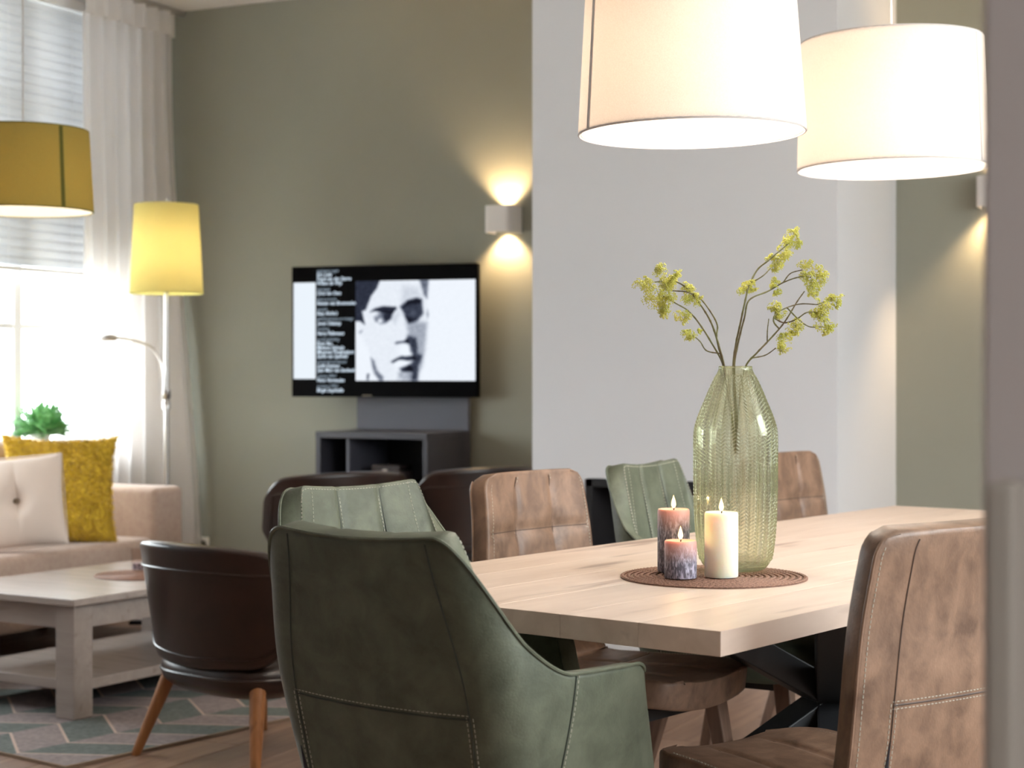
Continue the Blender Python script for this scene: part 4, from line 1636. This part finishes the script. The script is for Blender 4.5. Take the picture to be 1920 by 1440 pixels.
DCH = 0.30   # distance from chair origin to its back top
u, D = tpos(0.36, 0.10)
place(arm2, u, D, TA + 90 + 4, 'green leather armchair just behind the nearest green one, at the table side')
u, D = tpos(1.01, 0.06)
place(side2, u, D, TA + 90 + 2, 'brown leather chair between the two green ones on the far table side')
u, D = tpos(1.60, 0.08)
place(arm3, u, D, TA + 90 - 8, 'green leather armchair partly behind the candles and the glass vase')
u, D = tpos(2.30, 0.05)
place(side3, u, D, TA + 90 + 2, 'brown leather chair partly behind the glass vase at the far table end')
place(side1, 0.567, 3.08, -36)

lo1 = make_lounge('dark brown leather lounge chair with wooden legs next to the coffee table', GL, 0.0)
place(lo1, -0.80, 5.37, 40)
lo2 = make_lounge('dark leather lounge chair in front of the television, left of its twin', GL, 0.10)
place(lo2, -0.81, 7.35, -34)
lo3 = copy_tree(lo2)
place(lo3, -0.22, 7.75, -34, 'dark leather lounge chair between the television cabinet and the brown dining chair')

# ------------------------------------------------------------------ dining table
TL, TWD, TZ, TT = 2.65, 0.98, 0.76, 0.042
tp = W(T0.x, T0.y, 0)
dt = thing('dining_table', 'long whitewashed oak dining table with a dark metal cross base', 'table', tp, YAW + math.pi / 2 - ta)
# local x runs along the table, local -y towards its near long side
npk = 6
bw = TWD / npk
pkm = MB().box(0, TL, -bw + 0.0002, -0.0002, TZ - TT, TZ).mesh('plank', False, 0.0007, 1)
pkm.materials.append(MT['oak'])
for k in range(npk):
    o = bpy.data.objects.new('plank', pkm)
    COL.objects.link(o)
    o.parent = dt
    o.location = (0, -bw * k, 0)
obj('mount_plate', MB().box(TL / 2 - 0.62, TL / 2 + 0.62, -TWD / 2 - 0.30, -TWD / 2 + 0.30, TZ - TT - 0.008, TZ - TT), 'black_metal', dt, smooth=False)
ctr = Vector((TL / 2, -TWD / 2, 0.40))
for sx2, sy2 in ((-1, -1), (-1, 1), (1, -1), (1, 1)):
    for up in (0, 1):
        e = Vector((TL / 2 + sx2 * (0.50 if up else 0.62), -TWD / 2 + sy2 * (0.27 if up else 0.36), TZ - TT - 0.008 if up else 0.0))
        side = Vector((-sy2 * 0.6, sx2, 0)).normalized() * 0.048
        fw = Vector((sx2, sy2 * 0.6, 0)).normalized() * 0.07
        vs = []
        for p_ in (e, ctr):
            vs += [p_ - side - fw, p_ + side - fw, p_ + side + fw, p_ - side + fw]
        m_ = MB().add(vs, [(3, 2, 1, 0), (4, 5, 6, 7), (0, 1, 5, 4), (1, 2, 6, 5), (2, 3, 7, 6), (3, 0, 4, 7)])
        obj('upper_strut' if up else 'leg', m_, 'black_metal', dt, smooth=False, bevel=0.003)

# ------------------------------------------------------------------ on the table
mD = 3.564
mp_ = W((1338 - CX) / F * mD, mD, TZ + 0.0005)
woven_mat(0.1935, 'round brown woven placemat under the candles and vase', mp_, 15)
ZT = TZ + 0.0065


def candle(label, px, D, r, ztop, mat):
    p = W((px - CX) / F * D, D, ZT)
    h = ztop - ZT
    t = thing('pillar_candle', label, 'candle', p, 0, 'lit pillar candles on the placemat')
    obj('wax', MB().lathe([(0.0001, 0), (r - 0.001, 0), (r, 0.002), (r, h - 0.004), (r - 0.002, h), (r - 0.005, h - 0.002), (r * 0.55, h - 0.006), (0.0001, h - 0.007)], 48), mat, t)
    obj('wick', MB().tube([(0, 0, h - 0.008), (0.001, 0, h + 0.004)], 0.0012, 6), 'wick', t)
    fl_ = obj('flame', MB().lathe([(0.0001, h + 0.001), (0.0035, h + 0.004), (0.0052, h + 0.009), (0.0042, h + 0.016), (0.002, h + 0.023), (0.0001, h + 0.029)], 14), 'flame', t)
    point_light('candle_glow', (0, 0, h + 0.014), 0.6, (1.0, 0.62, 0.26), 0.006, t)
    return t


candle('tall grey candle with a pink top, behind the short one', 1263, 3.62, 0.0336, 0.897, 'wax_tall')
candle('short grey and pink candle standing in front of the tall grey one', 1276, 3.51, 0.0328, 0.842, 'wax_short')
candle('ivory white pillar candle in front of the glass vase', 1352.5, 3.527, 0.0342, 0.898, 'wax_white')

vD = 3.66
vs_ = vD / 3.70
vp = W((1379 - CX) / F * vD, vD, ZT)
va = thing('glass_vase', 'tall ribbed pale green glass vase holding yellow green sprays', 'vase', vp, 0.1)
vpro = [(0.0001, 0.0), (0.058, 0.0), (0.066, 0.006), (0.0757, 0.022), (0.0814, 0.054), (0.0855, 0.10), (0.0878, 0.16), (0.0884, 0.235), (0.0882, 0.272), (0.0872, 0.292), (0.0838, 0.308), (0.0770, 0.328), (0.0668, 0.353), (0.0520, 0.388), (0.0375, 0.418), (0.0355, 0.427)]
vcat = catmull([(r, 0, z) for r, z in vpro[1:]], 400)
NC = 26
SEG = NC * 10
vv, vf = [], []
for j, q in enumerate(vcat):
    zr = q.z
    for k in range(SEG):
        w = k / SEG * NC
        fx = w - math.floor(w)
        tri = abs(fx - 0.5) * 2           # 1 at column edges, 0 in the middle
        flute = 0.0042 * (abs(math.sin(math.pi * fx)) - 0.6) if q.x > 0.03 else 0
        chev = 0.0009 * math.sin(2 * math.pi * (zr / 0.0076 + tri * 1.1))
        am = 1.0 if 0.02 < zr < 0.41 else 0.0
        r = q.x * vs_ + (flute * min(1, q.x / 0.08) + chev) * am
        a_ = 2 * math.pi * k / SEG
        vv.append((r * math.cos(a_), r * math.sin(a_), zr))
for j in range(len(vcat) - 1):
    for k in range(SEG):
        k2 = (k + 1) % SEG
        vf.append((j * SEG + k, j * SEG + k2, (j + 1) * SEG + k2, (j + 1) * SEG + k))
vf.append(tuple(range(SEG - 1, -1, -1)))
obj('body', MB().add(vv, vf), 'vase', va)
inn = [(max(0.0001, q.x * vs_ - 0.005), q.z) for q in vcat[::8] if q.z > 0.008]
inn = inn[::-1]
obj('inner_wall', MB().lathe(inn + [(0.0001, 0.010)], 60), 'vase', va)
obj('rim', MB().tube([(0.0335 * math.cos(k / 40 * 2 * math.pi), 0.0335 * math.sin(k / 40 * 2 * math.pi), 0.427) for k in range(41)], 0.0022, 6, False), 'vase', va)

# sprays: sketch coordinates (2 px per photo px, origin 1140,400)
rb_ = random.Random(21)
bud_ico = None
bm_ = bmesh.new()
bmesh.ops.create_icosphere(bm_, subdivisions=1, radius=1.0)
BV = [v.co.copy() for v in bm_.verts]
BF = [tuple(v.index for v in f.verts) for f in bm_.faces]
bm_.free()


def sk(c, dep):
    px, py = 1140 + c[0] / 2, 400 + c[1] / 2
    D = vD + dep
    return P(px, py, D)


def spray(label, stems, clusters, d0, d1):
    base = P(1379, 760, vD)
    t = thing('flower_spray', label, 'flower', base, 0, 'yellow green sprays in the glass vase')
    rel = lambda p: tuple(Vector(p) - base)
    main = []
    for (pts, r0, r1) in stems:
        n = len(pts)
        p3 = []
        for i, c in enumerate(pts):
            hgt = (600 - c[1]) / 500.0
            dep = d0 + (d1 - d0) * max(0, hgt) + 0.012 * math.sin(c[0] * 0.05 + c[1] * 0.03)
            if c[1] > 575:
                dep *= 0.3
            p3.append(rel(sk(c, dep)))
        if pts[0][1] < 575 and main:
            # a side twig grows out of the nearest point of the stems already there
            q0 = Vector(p3[0])
            near = min(main, key=lambda m: (m - q0).length)
            p3[0] = tuple(near)
        cp = catmull(p3, n * 7)
        main += cp
        rs = [(r0 + (r1 - r0) * i / len(cp)) * (1.0 + (0.22 if i % 5 == 0 else 0)) for i in range(len(cp))]
        obj('stem', MB().tube(cp, rs, 7), 'stem', t)
    for (cx, cy, rr) in clusters:
        hgt = (600 - cy) / 500.0
        dep = d0 + (d1 - d0) * max(0, hgt)
        c3 = Vector(rel(sk((cx, cy), dep)))
        rad = rr / 2 * vD / F
        m_ = MB()
        tw = MB()
        nsub = 4 + int(rr / 5)
        for q_ in range(nsub):
            a_ = rb_.uniform(0, 2 * math.pi)
            rq = rad * 0.95 * math.sqrt(rb_.random())
            sc_ = c3 + Vector((math.cos(a_) * rq, rb_.uniform(-.7, .7) * rad, math.sin(a_) * rq * 0.95))
            tilt = Vector((rb_.uniform(-.8, .8), rb_.uniform(-1, .3), rb_.uniform(0.1, 1))).normalized()
            t1 = tilt.orthogonal().normalized()
            t2 = tilt.cross(t1)
            sr = rad * rb_.uniform(0.45, 0.72)
            tw.tube([c3 - Vector((0, 0, rad * 0.6)), sc_ - tilt * sr * 0.6], 0.0007, 4, False)
            for k in range(int(12 + sr * 2300)):
                b_ = rb_.uniform(0, 2 * math.pi)
                q = math.sqrt(rb_.random()) * sr
                p = sc_ + t1 * math.cos(b_) * q + t2 * math.sin(b_) * q + tilt * (rb_.uniform(-.2, .35) * sr - 0.5 * q * q / sr)
                rr_ = rb_.uniform(0.0009, 0.0016)
                m_.add([p + v * rr_ for v in BV], BF)
        cl = obj('flower_cluster', m_, 'bud', t)
        obj('twig', tw, 'bud', cl, kind='stuff')
    return t


spray('spray arching left out of the glass vase with dense yellow heads',
      [([(478, 900), (455, 700), (437, 580), (418, 505), (395, 430), (370, 378), (330, 320), (285, 272), (235, 252), (175, 258)], 0.0026, 0.0013),
       ([(480, 860), (448, 660), (430, 560), (408, 470), (410, 420), (385, 370), (345, 318), (300, 296), (240, 290)], 0.0022, 0.0012),
       ([(474, 880), (452, 690), (432, 570), (385, 480), (340, 410), (300, 365), (255, 338), (205, 310)], 0.0022, 0.0012),
       ([(410, 535), (370, 515), (345, 480), (318, 458)], 0.0015, 0.001)],
      [(190, 212, 26), (130, 258, 28), (160, 300, 42), (195, 345, 38), (232, 290, 40), (245, 228, 24), (225, 255, 30), (310, 300, 30), (335, 318, 22), (282, 385, 26), (308, 450, 26), (345, 440, 10), (205, 372, 18), (300, 275, 20)],
      0.0, -0.05)
spray('tallest spray rising from the middle of the glass vase',
      [([(485, 900), (474, 700), (470, 575), (480, 490), (495, 420), (512, 340), (530, 270), (560, 212), (600, 178), (645, 140), (680, 110)], 0.0027, 0.0013),
       ([(486, 860), (480, 690), (474, 570), (492, 470), (512, 390), (530, 325), (600, 292), (660, 258), (720, 238), (760, 240)], 0.0023, 0.0012),
       ([(555, 262), (580, 235), (610, 205)], 0.0015, 0.001),
       ([(660, 258), (685, 225), (730, 212)], 0.0014, 0.001),
       ([(512, 310), (520, 290), (515, 275)], 0.0013, 0.001)],
      [(695, 75, 24), (712, 112, 20), (668, 118, 34), (660, 160, 28), (645, 180, 28), (625, 205, 18), (610, 165, 14), (498, 275, 22), (528, 272, 24), (545, 285, 14), (620, 262, 22), (628, 292, 18), (745, 185, 24), (795, 215, 26), (800, 245, 22), (770, 270, 30), (748, 235, 24), (765, 295, 18)],
      0.01, 0.05)
spray('spray leaning right out of the glass vase with forked brown stems',
      [([(480, 880), (495, 700), (515, 578), (560, 522), (600, 480), (650, 424), (680, 380), (710, 330), (737, 292)], 0.0024, 0.0012),
       ([(640, 436), (622, 408), (626, 384), (660, 358), (720, 340), (785, 342)], 0.0018, 0.0011),
       ([(610, 388), (660, 410), (705, 398), (745, 372), (790, 372)], 0.0017, 0.0011),
       ([(668, 360), (715, 398), (755, 425), (805, 426)], 0.0016, 0.001),
       ([(550, 552), (590, 532), (630, 505)], 0.0015, 0.001),
       ([(598, 482), (598, 440), (603, 395)], 0.0014, 0.0009),
       ([(785, 342), (815, 330), (845, 318)], 0.0012, 0.0008)],
      [(800, 345, 28), (848, 312, 26), (855, 340, 16), (800, 380, 26), (815, 420, 28), (822, 445, 18), (650, 470, 28), (655, 505, 22), (625, 345, 24), (640, 372, 22), (700, 420, 28), (695, 450, 16), (770, 370, 16)],
      -0.01, -0.03)
